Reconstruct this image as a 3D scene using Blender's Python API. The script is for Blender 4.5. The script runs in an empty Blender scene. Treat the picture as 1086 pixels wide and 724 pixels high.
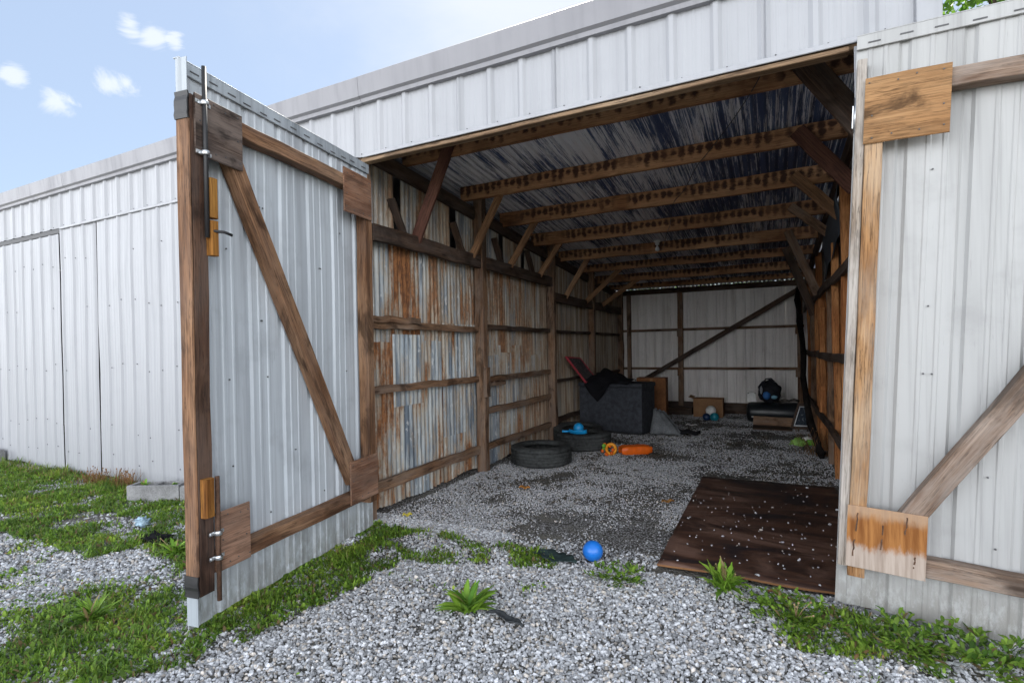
import bpy, bmesh, math, random
import numpy as np
from mathutils import Vector, Matrix, noise as mnoise
R = math.radians
random.seed(7); rng = np.random.default_rng(11)
sc = bpy.context.scene
COL = sc.collection

# ------------------------------------------------------------------ camera, sky, sun, exposure
cam = bpy.data.cameras.new("camera"); co = bpy.data.objects.new("camera", cam); COL.objects.link(co)
yaw, pit, rol = R(26.53), R(-0.459), R(-0.969)
f = Vector((-math.sin(yaw)*math.cos(pit), math.cos(yaw)*math.cos(pit), math.sin(pit)))
rt = Vector((math.cos(yaw), math.sin(yaw), 0)); up = rt.cross(f)
r2 = rt*math.cos(rol) + up*math.sin(rol); u2 = up*math.cos(rol) - rt*math.sin(rol)
co.matrix_world = Matrix(((r2.x, u2.x, -f.x, 0), (r2.y, u2.y, -f.y, 0), (r2.z, u2.z, -f.z, 1.5), (0, 0, 0, 1)))
cam.sensor_width = 36; cam.sensor_fit = 'HORIZONTAL'; cam.lens = 36*551.9/1086; cam.shift_y = 12.1/1086
cam.clip_end = 2000; cam.clip_start = 0.05
sc.camera = co

SUN_EL, SUN_AZ = 50, 335        # azimuth clockwise from +Y
sd = Vector((math.sin(R(SUN_AZ))*math.cos(R(SUN_EL)), math.cos(R(SUN_AZ))*math.cos(R(SUN_EL)), math.sin(R(SUN_EL))))
sl = bpy.data.lights.new("sun", 'SUN'); sl.energy = 4.0; sl.angle = R(0.5); sl.color = (1, .95, .87)
so = bpy.data.objects.new("sun", sl); COL.objects.link(so)
so.rotation_euler = sd.to_track_quat('Z', 'Y').to_euler(); so.location = sd*60
sc.view_settings.view_transform = 'Standard'; sc.view_settings.look = 'None'
sc.view_settings.exposure = 1.08; sc.view_settings.gamma = 1

class NT:
    def __init__(s, nt): s.nt = nt; s.N = nt.nodes; s.L = nt.links
    def n(s, typ, ins=None, out=0, **props):
        nd = s.N.new(typ)
        for k, v in props.items(): setattr(nd, k, v)
        for k, v in (ins or {}).items(): s.set(nd.inputs[k], v)
        nd_out = nd.outputs[out]; return nd_out
    def set(s, sock, v):
        if isinstance(v, bpy.types.NodeSocket): s.L.new(v, sock)
        elif sock.type == 'RGBA' and isinstance(v, (tuple, list)): sock.default_value = tuple(v)[:3] + (1,)
        else: sock.default_value = v
    def m(s, op, a, b=0.0, c=None, clamp=False):
        nd = s.N.new('ShaderNodeMath'); nd.operation = op; nd.use_clamp = clamp
        s.set(nd.inputs[0], a); s.set(nd.inputs[1], b)
        if c is not None: s.set(nd.inputs[2], c)
        return nd.outputs[0]
    def mix(s, fac, a, b, mode='MIX'):
        nd = s.N.new('ShaderNodeMix'); nd.data_type = 'RGBA'; nd.blend_type = mode; nd.clamp_factor = True
        s.set(nd.inputs[0], fac); s.set(nd.inputs[6], a); s.set(nd.inputs[7], b); return nd.outputs[2]
    def step(s, v, lo, hi, a=0.0, b=1.0):
        nd = s.N.new('ShaderNodeMapRange'); nd.interpolation_type = 'SMOOTHSTEP'
        for i, x in enumerate((v, lo, hi, a, b)): s.set(nd.inputs[i], x)
        return nd.outputs[0]
    def scale(s, v, sx, sy, sz, off=(0, 0, 0)):
        nd = s.N.new('ShaderNodeMapping'); s.set(nd.inputs[0], v)
        nd.inputs[1].default_value = off; nd.inputs[3].default_value = (sx, sy, sz); return nd.outputs[0]
    def noise(s, v, sc_=1.0, det=4.0, rough=.55, dist=0.0):
        return s.n('ShaderNodeTexNoise', {'Vector': v, 'Scale': sc_, 'Detail': det, 'Roughness': rough, 'Distortion': dist})
    def vor(s, v, sc_=1.0, out=0, feature='F1'):
        return s.n('ShaderNodeTexVoronoi', {'Vector': v, 'Scale': sc_}, out=out, feature=feature)

w = bpy.data.worlds.new("World"); sc.world = w; w.use_nodes = True
W = NT(w.node_tree); W.N.clear()
wo = W.N.new('ShaderNodeOutputWorld'); bg = W.N.new('ShaderNodeBackground'); W.L.new(bg.outputs[0], wo.inputs[0])
sky = W.N.new('ShaderNodeTexSky'); sky.sky_type = 'NISHITA'; sky.sun_disc = False
sky.sun_elevation = R(SUN_EL); sky.sun_rotation = R(SUN_AZ); sky.air_density = 1.0; sky.dust_density = 0.4; sky.ozone_density = 1.5
tc = W.n('ShaderNodeTexCoord', out='Generated')
sep = W.N.new('ShaderNodeSeparateXYZ'); W.L.new(tc, sep.inputs[0])
skyc = sky.outputs[0]
# broad thin cloud, clearing to left front; cover behind camera is added as fill
cn = W.noise(W.scale(tc, 1.6, 1.6, 3.2), 1.0, 7, .6, .4)
cov = W.m('ADD', W.m('MULTIPLY', sep.outputs[1], -0.22), W.m('MULTIPLY', sep.outputs[0], .34))
veil = W.n('ShaderNodeVectorMath', {0: tc, 1: (-.30, .76, .57)}, out='Value', operation='DISTANCE')
cov = W.m('ADD', cov, W.step(veil, .62, .05, 0, .42))
thin = W.step(W.m('ADD', cn, cov), .20, .74)
hz = W.mix(.62, skyc, (3.7, 4.45, 5.6))
c1 = W.mix(W.m('MULTIPLY', thin, .85), hz, (5.5, 5.8, 6.2))
# added bright patch of unseen sky, low behind the camera, lights the shed interior
back_fill = W.m('MULTIPLY', W.step(sep.outputs[1], -.05, -.45), W.step(W.m('ADD', sep.outputs[2], W.m('MULTIPLY', W.m('SUBTRACT', cn, .5), .5)), .62, .30))
c1 = W.mix(W.m('MULTIPLY', back_fill, .95), c1, (29, 29.7, 31))
# a few small puffs of cloud in the clear part of the sky
puff = 0.0
pn = W.noise(W.scale(tc, 9, 9, 16), 1.0, 6, .65, .6)
PUFFS = [(-.876, .318, .363, .022), (-.866, .364, .344, .032), (-.858, .372, .352, .022), (-.829, .408, .382, .030), (-.815, .42, .385, .024), (-.777, .439, .451, .03), (-.788, .414, .456, .024), (-.765, .461, .45, .02)]
for px, py, pz, rr in PUFFS:
    d = W.n('ShaderNodeVectorMath', {0: tc, 1: (px, py, pz)}, out='Value', operation='DISTANCE')
    k = W.step(W.m('ADD', d, W.m('MULTIPLY', W.m('SUBTRACT', pn, .5), .085)), rr*.0, rr*.62, 1.0, 0.0)
    puff = k if isinstance(puff, float) else W.m('MAXIMUM', puff, k)
c2 = W.mix(W.m('MULTIPLY', puff, .6), c1, (6.6, 6.8, 7.0))
W.L.new(c2, bg.inputs[0]); bg.inputs[1].default_value = 0.08

# ------------------------------------------------------------------ mesh helpers
class MB:
    def __init__(s): s.v = []; s.f = []; s.uv = []; s.mi = []; s.col = []; s.sm = []
    def add(s, vs, fs, uvs=None, mi=0, smooth=False):
        o = len(s.v); s.v += [tuple(p) for p in vs]
        for i, fc in enumerate(fs):
            s.f.append([o+k for k in fc]); s.mi.append(mi); s.sm.append(smooth)
            s.uv.append(uvs[i] if uvs else [(0, 0)]*len(fc))
        return s
    def box(s, a, b, mi=0, ch=0.0):
        (x0, y0, z0), (x1, y1, z1) = a, b
        L = [x1-x0, y1-y0, z1-z0]; k = L.index(max(L))
        c = [(x0+x1)/2, (y0+y1)/2, (z0+z1)/2]; p = list(c); q = list(c)
        p[k] = a[k]; q[k] = b[k]
        upv = (0, 0, 1) if k != 2 else (0, 1, 0)
        if k == 2: wd, ht = L[0], L[1]
        elif k == 0: wd, ht = L[1], L[2]
        else: wd, ht = L[0], L[2]
        return s.timber(p, q, wd, ht, upv, mi=mi, ch=ch, segs=1, jit=0)
    def timber(s, p, q, wd, ht, upv=(0, 0, 1), mi=0, ch=.004, segs=6, jit=.0015, twist=0.0):
        p = Vector(p); q = Vector(q); d = (q-p); Ln = d.length; d.normalize()
        u = Vector(upv); sv = d.cross(u).normalized(); u = sv.cross(d).normalized()
        a, b = wd/2, ht/2
        if ch > 0: prof = [(-a+ch, -b), (a-ch, -b), (a, -b+ch), (a, b-ch), (a-ch, b), (-a+ch, b), (-a, b-ch), (-a, -b+ch)]
        else: prof = [(-a, -b), (a, -b), (a, b), (-a, b)]
        n = len(prof); off = random.random()*40; voff = random.randrange(12)*10.0
        per = [0]
        for i in range(n): per.append(per[-1]+math.dist(prof[i], prof[(i+1) % n]))
        vs = []
        for k in range(segs+1):
            t = k/segs; c = p+d*Ln*t
            jx, jy = (random.uniform(-jit, jit)*2, random.uniform(-jit, jit)*2) if 0 < k < segs else (0, 0)
            for (x, y) in prof:
                vs.append(c+sv*(x+jx+random.uniform(-jit, jit)*.5)+u*(y+jy+random.uniform(-jit, jit)*.5))
        fs = []; uvs = []
        for k in range(segs):
            for i in range(n):
                j = (i+1) % n
                fs.append([k*n+i, k*n+j, (k+1)*n+j, (k+1)*n+i])
                U0, U1 = off+Ln*k/segs, off+Ln*(k+1)/segs; V0, V1 = voff+per[i], voff+per[i+1]
                uvs.append([(U0, V0), (U0, V1), (U1, V1), (U1, V0)])
        for base, flip in ((0, True), (segs*n, False)):
            ids = list(range(base, base+n)); 
            if flip: ids.reverse()
            fs.append(ids); uvs.append([(off+prof[i-base][0]*.3, voff+prof[i-base][1]) for i in ids])
        return s.add(vs, fs, uvs, mi)
    def tube(s, pts, r, sides=8, mi=0, cap=True):
        pts = [Vector(p) for p in pts]; rs = r if isinstance(r, (list, tuple)) else [r]*len(pts)
        vs = []; fs = []; uvs = []; prev = None; L = 0
        for k, p in enumerate(pts):
            t = (pts[min(k+1, len(pts)-1)]-pts[max(k-1, 0)]).normalized()
            if prev is None:
                a = Vector((0, 0, 1)) if abs(t.z) < .9 else Vector((1, 0, 0)); e = t.cross(a).normalized()
            else: e = (prev-t*prev.dot(t)).normalized()
            prev = e; g = t.cross(e)
            for i in range(sides):
                th = 2*math.pi*i/sides; vs.append(p+(e*math.cos(th)+g*math.sin(th))*rs[k])
        for k in range(len(pts)-1):
            for i in range(sides):
                j = (i+1) % sides; fs.append([k*sides+i, k*sides+j, (k+1)*sides+j, (k+1)*sides+i])
                uvs.append([(k*.1, i/sides), (k*.1, (i+1)/sides), (k*.1+.1, (i+1)/sides), (k*.1+.1, i/sides)])
        if cap:
            fs.append(list(range(sides))[::-1]); uvs.append([(0, 0)]*sides)
            fs.append([(len(pts)-1)*sides+i for i in range(sides)]); uvs.append([(0, 0)]*sides)
        return s.add(vs, fs, uvs, mi, True)
    def lathe(s, prof, c=(0, 0, 0), seg=32, mi=0, closed=False, axis='Z', rfun=None):
        vs = []; fs = []; n = len(prof)
        for k in range(seg):
            th = 2*math.pi*k/seg
            for i, (r, z) in enumerate(prof):
                rr = r if rfun is None else rfun(r, z, k, i)
                x, y = rr*math.cos(th), rr*math.sin(th)
                P = (x, y, z) if axis == 'Z' else ((z, x, y) if axis == 'X' else (x, z, y))
                vs.append((c[0]+P[0], c[1]+P[1], c[2]+P[2]))
        m = n if closed else n-1
        for k in range(seg):
            k2 = (k+1) % seg
            for i in range(m):
                j = (i+1) % n; fs.append([k*n+i, k2*n+i, k2*n+j, k*n+j])
        return s.add(vs, fs, None, mi, True)
    def grid(s, P, nu, nv, mi=0, smooth=True, uvs=None):
        o = len(s.v); vs = [P(i/nu, j/nv) for i in range(nu+1) for j in range(nv+1)]
        fs = []; uu = []
        for i in range(nu):
            for j in range(nv):
                a = i*(nv+1)+j; fs.append([a, a+nv+1, a+nv+2, a+1])
                uu.append([(i/nu, j/nv), ((i+1)/nu, j/nv), ((i+1)/nu, (j+1)/nv), (i/nu, (j+1)/nv)])
        return s.add(vs, fs, uu, mi, smooth)
    def xf(s, fn): s.v = [tuple(fn(Vector(p))) for p in s.v]; return s
    def build(s, name, mats, parent=None, recalc=True, solid=0.0):
        if not isinstance(mats, (list, tuple)): mats = [mats]
        A = np.array(s.v); o = np.array([(A[:, 0].min()+A[:, 0].max())/2, (A[:, 1].min()+A[:, 1].max())/2, A[:, 2].min()])
        me = bpy.data.meshes.new(name); me.from_pydata([tuple(p) for p in (A-o)], [], s.f)
        for m in mats: me.materials.append(m)
        me.polygons.foreach_set('material_index', s.mi)
        me.polygons.foreach_set('use_smooth', s.sm)
        uvl = me.uv_layers.new(name='UVMap')
        flat = [c for fu in s.uv for p in fu for c in p]
        uvl.data.foreach_set('uv', flat)
        if recalc:
            bm = bmesh.new(); bm.from_mesh(me); bmesh.ops.recalc_face_normals(bm, faces=bm.faces); bm.to_mesh(me); bm.free()
        me.update()
        ob = bpy.data.objects.new(name, me); COL.objects.link(ob)
        wl = Vector(o)
        if parent is not None:
            ob.parent = parent; ob.location = wl - wpos(parent)
        else: ob.location = wl
        if solid:
            md = ob.modifiers.new('thickness', 'SOLIDIFY'); md.thickness = solid; md.offset = 0
        return ob
def wpos(o):
    p = Vector((0, 0, 0))
    while o is not None: p += o.location; o = o.parent
    return p
def thing(name, label, cat, loc, group=None):
    o = bpy.data.objects.new(name, None); COL.objects.link(o); o.location = loc; o.empty_display_size = .2
    return tag(o, label, cat, group)
def tag(o, label, cat, group=None):
    o['label'] = label; o['category'] = cat
    if group: o['group'] = group
    return o
def kind(o, k='structure'): o['kind'] = k; return o
def npmesh(name, V, F, mat, colors=None, smooth=False, attr='tint'):
    me = bpy.data.meshes.new(name); nf, k = F.shape
    me.vertices.add(len(V)); me.vertices.foreach_set('co', V.astype(np.float32).ravel())
    me.loops.add(nf*k); me.loops.foreach_set('vertex_index', F.astype(np.int32).ravel())
    me.polygons.add(nf); me.polygons.foreach_set('loop_start', np.arange(0, nf*k, k, dtype=np.int32))
    try: me.polygons.foreach_set('loop_total', np.full(nf, k, dtype=np.int32))
    except Exception: pass
    me.polygons.foreach_set('use_smooth', np.full(nf, smooth))
    if colors is not None:
        at = me.attributes.new(attr, 'FLOAT_COLOR', 'POINT')
        c4 = np.ones((len(V), 4), np.float32); c4[:, :3] = colors; at.data.foreach_set('color', c4.ravel())
    me.materials.append(mat); me.update(); me.validate()
    ob = bpy.data.objects.new(name, me); COL.objects.link(ob); return ob

# ------------------------------------------------------------------ materials
def newmat(name, rough=.7, spec=.4, metal=0.0):
    m = bpy.data.materials.new(name); m.use_nodes = True; T = NT(m.node_tree)
    b = T.N['Principled BSDF']; b.inputs['Roughness'].default_value = rough
    b.inputs['Specular IOR Level'].default_value = spec; b.inputs['Metallic'].default_value = metal
    return m, T, b
def bump(T, b, h, strength=.3, dist=.01):
    o = T.n('ShaderNodeBump', {'Strength': strength, 'Distance': dist, 'Height': h}); T.L.new(o, b.inputs['Normal'])
def simple(name, col, rough=.6, spec=.4, var=.15, scale=30, metal=0.0, bmp=.15):
    m, T, b = newmat(name, rough, spec, metal)
    g = T.n('ShaderNodeTexCoord', out='Object')
    n1 = T.noise(g, scale, 5, .6); n2 = T.noise(g, scale*.12, 3, .5)
    k = T.m('ADD', T.m('MULTIPLY', n1, .6), T.m('MULTIPLY', n2, .6))
    dark = tuple(c*(1-var*1.6) for c in col); lite = tuple(min(1, c*(1+var)) for c in col)
    T.set(b.inputs['Base Color'], T.mix(T.step(k, .35, .85), dark, lite))
    if bmp: bump(T, b, n1, bmp, .005)
    return m
def wood(name, dark, mid, light, grey=None, greyamt=0.0, knots=True, stain=0.0, rough=.78, marks=False, streaky=14):
    m, T, b = newmat(name, rough, .25)
    uv = T.n('ShaderNodeTexCoord', out='UV')
    g1 = T.noise(T.scale(uv, 1.1, streaky, 1), 1.0, 7, .62, .5)
    g2 = T.noise(T.scale(uv, 5, 130, 1), 1.0, 4, .6, .2)
    g3 = T.noise(T.scale(uv, .9, 3.2, 1, (3, 9, 0)), 1.0, 4, .55, .3)
    c = T.mix(T.step(g1, .33, .62), dark, mid)
    c = T.mix(T.m('MULTIPLY', T.step(g3, .42, .68), .8), c, light)
    c = T.mix(T.m('MULTIPLY', T.step(g2, .42, .68), .55), c, tuple(x*.5 for x in dark))
    g4 = T.noise(T.scale(uv, 1.6, 48, 1, (2, 7, 0)), 1.0, 5, .6, .6)
    c = T.mix(T.m('MULTIPLY', T.step(T.m('ABSOLUTE', T.m('SUBTRACT', g4, .52)), .022, .004), .7), c, tuple(x*.25 for x in dark))
    c = T.mix(T.m('MULTIPLY', T.step(g4, .58, .7), .4), c, tuple(min(1, x*1.25) for x in light))
    if grey:
        c = T.mix(T.m('MULTIPLY', T.step(T.noise(T.scale(uv, 1.6, 7, 1, (7, 2, 0)), 1, 6, .65), .38, .62), greyamt), c, grey)
    if knots:
        kd = T.vor(T.scale(uv, 2.2, 9, 1, (1, 4, 0)), 1.0)
        kk = T.step(kd, .05, .16, 1, 0); c = T.mix(T.m('MULTIPLY', kk, .75), c, tuple(x*.3 for x in dark))
    if stain:
        sn = T.noise(T.scale(uv, 2.0, 4.5, 1, (11, 5, 0)), 1, 5, .6, .8)
        c = T.mix(T.m('MULTIPLY', T.step(sn, .5, .66), stain), c, tuple(x*.22 for x in dark))
    if marks:   # row of dark water marks that the roof corrugations leave on the beams
        sp = T.N.new('ShaderNodeSeparateXYZ'); T.L.new(uv, sp.inputs[0])
        dn = T.noise(T.scale(uv, 7, 7, 1), 1, 3, .6); dn2 = T.noise(T.scale(uv, 30, 30, 1), 1, 4, .65)
        uu = T.m('ADD', T.m('MULTIPLY', sp.outputs[0], 1/.083), T.m('MULTIPLY', dn, .45))
        cell = T.m('FLOOR', uu); tri = T.m('SUBTRACT', T.m('FRACT', uu), .5)
        tv = T.m('DIVIDE', T.m('SUBTRACT', T.m('MODULO', sp.outputs[1], 10.0), .045), .16)
        rnd = T.n('ShaderNodeTexWhiteNoise', {'W': cell}, noise_dimensions='1D')
        gate = T.step(T.noise(T.scale(uv, .9, .0, 1, (5, 5, 0)), 1, 3, .6), .38, .47)
        ex = T.m('MULTIPLY', T.m('ADD', tri, T.m('MULTIPLY', T.m('SUBTRACT', dn2, .5), .35)), 1/.44); ey = T.m('DIVIDE', T.m('SUBTRACT', tv, T.m('ADD', .58, T.m('MULTIPLY', dn, .25))), T.m('ADD', .22, T.m('MULTIPLY', rnd, .4)))
        rr_ = T.m('ADD', T.m('ADD', T.m('MULTIPLY', ex, ex), T.m('MULTIPLY', ey, ey)), T.m('MULTIPLY', T.m('SUBTRACT', T.noise(T.scale(uv, 9, 16, 1, (8, 1, 0)), 1, 5, .7), .5), 4.6))
        face = T.m('MULTIPLY', T.step(tv, -.02, .02), T.step(tv, 1.15, 1.1))
        mk = T.m('MULTIPLY', T.m('MULTIPLY', T.step(rr_, 1.35, .1), gate), face)
        c = T.mix(T.m('MULTIPLY', T.m('MULTIPLY', gate, face), .3), c, light)
        c = T.mix(T.m('MULTIPLY', mk, .92), c, (.03, .012, .010))
    T.set(b.inputs['Base Color'], c)
    bump(T, b, T.m('ADD', g1, T.m('MULTIPLY', g2, .5)), .45, .006)
    return m
M = {}
M['beam'] = wood('beam_wood', (.15, .062, .028), (.36, .17, .08), (.52, .30, .16), marks=True, stain=.6)
M['brown'] = wood('brown_timber', (.10, .05, .028), (.22, .12, .065), (.33, .20, .12), grey=(.22, .18, .15), greyamt=.5, stain=.7)
M['dark'] = wood('dark_timber', (.03, .018, .012), (.075, .042, .027), (.14, .085, .055), grey=(.12, .1, .09), greyamt=.4, stain=.6)
M['red'] = wood('reddish_brace_wood', (.06, .022, .015), (.11, .045, .032), (.17, .08, .055), stain=.4, knots=False)
M['brace'] = wood('brace_wood', (.17, .09, .045), (.35, .19, .10), (.48, .29, .17), stain=.3)
M['orange'] = wood('orange_stud_wood', (.24, .08, .025), (.45, .18, .06), (.58, .28, .11), stain=.35)
M['door'] = wood('weathered_door_timber', (.10, .045, .022), (.25, .13, .068), (.40, .24, .14), grey=(.17, .13, .11), greyamt=.25, stain=.75)
M['doordark'] = wood('dark_stile_timber', (.03, .014, .010), (.085, .042, .027), (.17, .095, .06), grey=(.13, .11, .1), greyamt=.3, stain=.6)
M['golden'] = wood('golden_weathered_timber', (.19, .085, .03), (.37, .20, .085), (.46, .31, .18), grey=(.36, .31, .25), greyamt=.35, streaky=8, stain=.3)
M['bleach'] = wood('bleached_edge_timber', (.22, .16, .11), (.40, .35, .30), (.50, .46, .42), grey=(.42, .40, .38), greyamt=.5, streaky=9, stain=.35)
M['greywood'] = wood('grey_weathered_timber', (.12, .07, .045), (.25, .17, .12), (.36, .28, .22), grey=(.32, .28, .25), greyamt=.5, streaky=11, stain=.6)
M['plyL'] = wood('brown_plywood', (.13, .055, .03), (.27, .14, .085), (.37, .22, .15), grey=(.26, .19, .15), greyamt=.35, stain=.6, knots=False, streaky=5)
M['plydk'] = wood('stained_plywood', (.05, .033, .027), (.12, .085, .07), (.26, .19, .15), grey=(.22, .18, .16), greyamt=.5, stain=.85, knots=False, streaky=4)
M['plyR'] = wood('golden_plywood', (.20, .095, .035), (.33, .175, .075), (.42, .25, .12), grey=(.30, .19, .10), greyamt=.3, stain=.85, knots=False, streaky=5)
M['block'] = wood('varnished_block', (.16, .06, .012), (.33, .145, .03), (.44, .22, .05), knots=False)
M['header'] = wood('header_wood', (.12, .07, .04), (.25, .165, .10), (.36, .26, .17), stain=.5)
# lower plywood gusset of the right door: orange brown above, bleached grey below an uneven tide line
def tide():
    m, T, b = newmat('water_marked_plywood', .8, .25)
    ob = T.n('ShaderNodeTexCoord', out='Object'); sp = T.N.new('ShaderNodeSeparateXYZ'); T.L.new(ob, sp.inputs[0])
    g = T.noise(T.scale(ob, 45, 45, 3), 1, 5, .6); edge = T.noise(T.scale(ob, 16, 16, 5), 1, 5, .7)
    o = T.mix(T.step(g, .3, .7), (.16, .055, .012), (.34, .15, .045))
    w_ = T.mix(T.step(g, .3, .7), (.28, .22, .18), (.42, .35, .30))
    c = T.mix(T.step(T.m('ADD', sp.outputs[2], T.m('MULTIPLY', edge, -.2)), .0, .06), w_, o)
    top = T.step(T.m('ADD', sp.outputs[2], T.m('MULTIPLY', edge, -.12)), .2, .26)
    c = T.mix(T.m('MULTIPLY', top, .55), c, (.42, .32, .23))
    T.set(b.inputs['Base Color'], c); bump(T, b, g, .3, .004); return m
M['tide'] = tide()

def painted(name, base, dirt, streak=.5, rust=.15, rough=.42, spec=.5, low=0.0, ripple=.0):
    m, T, b = newmat(name, rough, spec)
    p = T.n('ShaderNodeNewGeometry', out='Position')
    s1 = T.noise(T.scale(p, 26, 26, .5), 1, 5, .65); s2 = T.noise(T.scale(p, 5, 5, .35), 1, 4, .6)
    s3 = T.noise(T.scale(p, 90, 90, 5), 1, 3, .6); bl = T.noise(p, 3.5, 5, .6)
    k = T.m('ADD', T.m('MULTIPLY', T.step(s1, .46, .7), .6), T.m('MULTIPLY', T.step(s2, .45, .7), .55))
    c = T.mix(T.m('MULTIPLY', k, streak), base, dirt)
    c = T.mix(T.m('MULTIPLY', T.step(bl, .5, .75), streak*.4), c, tuple(x*.8 for x in dirt))
    c = T.mix(T.m('MULTIPLY', T.step(s3, .66, .76), .5*streak), c, tuple(x*.5 for x in dirt))
    if rust:
        rn = T.noise(T.scale(p, 14, 14, 4), 1, 6, .7)
        c = T.mix(T.m('MULTIPLY', T.step(rn, .70, .78), rust*3), c, (.16, .07, .03))
    if low:   # splashed soil and algae on the lowest strip
        sp = T.N.new('ShaderNodeSeparateXYZ'); T.L.new(p, sp.inputs[0])
        h = T.m('ADD', sp.outputs[2], T.m('MULTIPLY', T.noise(T.scale(p, 10, 10, 3), 1, 6, .7), -.55))
        c = T.mix(T.m('MULTIPLY', T.m('MULTIPLY', T.step(h, -.22, .14, 1, 0), T.step(T.noise(T.scale(p, 22, 22, 9), 1, 6, .75), .36, .56)), low), c, (.17, .16, .14))
    T.set(b.inputs['Base Color'], c)
    T.set(b.inputs['Roughness'], T.m('ADD', rough, T.m('MULTIPLY', k, .25)))
    bump(T, b, T.m('ADD', T.noise(p, 6, 3, .5), T.m('MULTIPLY', s3, .1)), .12, .01)
    return m
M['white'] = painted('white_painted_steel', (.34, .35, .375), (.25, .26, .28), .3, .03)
M['trim'] = painted('fascia_trim_steel', (.225, .225, .245), (.185, .185, .205), .3, .05)
M['doorL'] = painted('left_door_steel', (.50, .545, .59), (.27, .29, .32), .8, .1, low=.6)
M['doorLtop'] = painted('left_door_trim_steel', (.36, .40, .44), (.17, .19, .21), .9, .3)
M['doorR'] = painted('right_door_steel', (.375, .38, .38), (.18, .18, .18), .55, .12, low=.6)
M['backw'] = painted('back_wall_steel', (.80, .77, .74), (.45, .42, .39), .6, .2)
M['dkmetal'] = simple('black_iron', (.02, .02, .022), .5, .5)
M['rustbar'] = simple('rusty_iron', (.10, .055, .035), .8, .3, .4, 60)
M['zinc'] = simple('bright_zinc', (.62, .64, .66), .3, .6, .1, 60, .9)
M['screw'] = simple('screw_steel', (.07, .07, .075), .5, .5)

def corrug():
    m, T, b = newmat('rusted_galvanised_sheet', .55, .45)
    p = T.n('ShaderNodeNewGeometry', out='Position')
    at = T.N.new('ShaderNodeAttribute'); at.attribute_name = 'tint'
    sp = T.N.new('ShaderNodeSeparateColor'); T.L.new(at.outputs['Color'], sp.inputs[0])
    rustb, offv, tone = sp.outputs[0], sp.outputs[1], sp.outputs[2]
    off = T.n('ShaderNodeVectorMath', {0: p, 1: T.n('ShaderNodeCombineXYZ', {0: T.m('MULTIPLY', offv, 31), 1: T.m('MULTIPLY', offv, 17), 2: T.m('MULTIPLY', offv, 7)})}, operation='ADD')
    streak = T.noise(T.scale(off, 1, 34, .7), 1, 5, .65, .1)
    zinc = T.noise(T.scale(off, 1, 9, 1.3), 1, 5, .65)
    c = T.mix(T.step(zinc, .36, .62), (.13, .17, .215), (.37, .415, .45))
    c = T.mix(T.m('MULTIPLY', T.step(streak, .42, .62), .5), c, (.50, .49, .44))
    c = T.mix(T.m('MULTIPLY', T.step(T.noise(T.scale(off, 1, 13, .8), 1, 5, .6), .49, .60), .85), c, (.065, .095, .135))
    c = T.mix(T.m('MULTIPLY', T.step(T.noise(T.scale(off, 1, 22, 9), 1, 6, .75), .56, .66), .6), c, (.60, .62, .62))
    blot = T.noise(T.scale(off, 1, 3.4, .85), 1, 7, .62, .3)
    ch = T.noise(T.scale(off, 1, 30, 1.1), 1, 5, .7)
    fine = T.noise(T.scale(off, 60, 60, 30), 1, 4, .7)
    rm = T.m('ADD', T.m('ADD', T.m('MULTIPLY', blot, 1.0), T.m('MULTIPLY', ch, .68)), T.m('ADD', T.m('ADD', .10, T.m('MULTIPLY', rustb, .40)), T.m('MULTIPLY', fine, .18)))
    halo = T.step(rm, .98, 1.17)
    core = T.step(rm, 1.11, 1.25)
    c = T.mix(T.m('MULTIPLY', halo, .62), c, (.36, .25, .13))
    rc = T.mix(T.step(T.noise(T.scale(off, 40, 40, 12), 1, 5, .7), .35, .65), (.10, .04, .018), (.30, .125, .045))
    c = T.mix(core, c, rc)
    c = T.mix(T.m('MULTIPLY', tone, .85), c, T.mix(T.step(streak, .4, .62), (.20, .145, .10), (.50, .42, .32)))
    T.set(b.inputs['Base Color'], c)
    T.set(b.inputs['Metallic'], T.m('MULTIPLY', T.m('SUBTRACT', 1, halo), .12))
    T.set(b.inputs['Roughness'], T.m('ADD', .48, T.m('MULTIPLY', core, .4)))
    bump(T, b, T.m('ADD', fine, T.m('MULTIPLY', core, .8)), .4, .004)
    return m
M['corr'] = corrug()
def roofmat():
    m, T, b = newmat('dark_roof_underside', .5, .5)
    p = T.n('ShaderNodeNewGeometry', out='Position')
    sp = T.N.new('ShaderNodeSeparateXYZ'); T.L.new(p, sp.inputs[0])
    s1 = T.noise(T.scale(p, 62, 1.0, 1), 1, 8, .8, .1); s2 = T.noise(T.scale(p, 3.2, .6, 1), 1, 5, .65)
    sf = T.noise(T.scale(p, 90, 4, 1), 1, 4, .7)
    left = T.step(sp.outputs[0], -2.6, .2, .10, .02)   # more flaking towards the left wall
    wm = T.m('ADD', T.m('ADD', T.m('MULTIPLY', s1, 1.05), T.m('MULTIPLY', s2, .55)), T.m('ADD', left, T.m('MULTIPLY', sf, .22)))
    base = T.mix(T.step(s2, .35, .65), (.045, .075, .17), (.10, .15, .29))
    c = T.mix(T.m('MULTIPLY', T.step(wm, .955, .995), .9), base, (.85, .86, .92))
    # thin pale lines along the ridges of the corrugation
    ln = T.m('ABSOLUTE', T.m('SUBTRACT', T.m('FRACT', T.m('MULTIPLY', sp.outputs[0], 1/.085)), .5))
    lm = T.m('MULTIPLY', T.step(ln, .44, .48), T.step(T.noise(T.scale(p, 12, 2.2, 1), 1, 5, .75), .46, .58))
    c = T.mix(T.m('MULTIPLY', lm, .85), c, (.68, .68, .74))
    T.set(b.inputs['Base Color'], c); T.set(b.inputs['Metallic'], .15)
    return m
M['roofin'] = roofmat()

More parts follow.
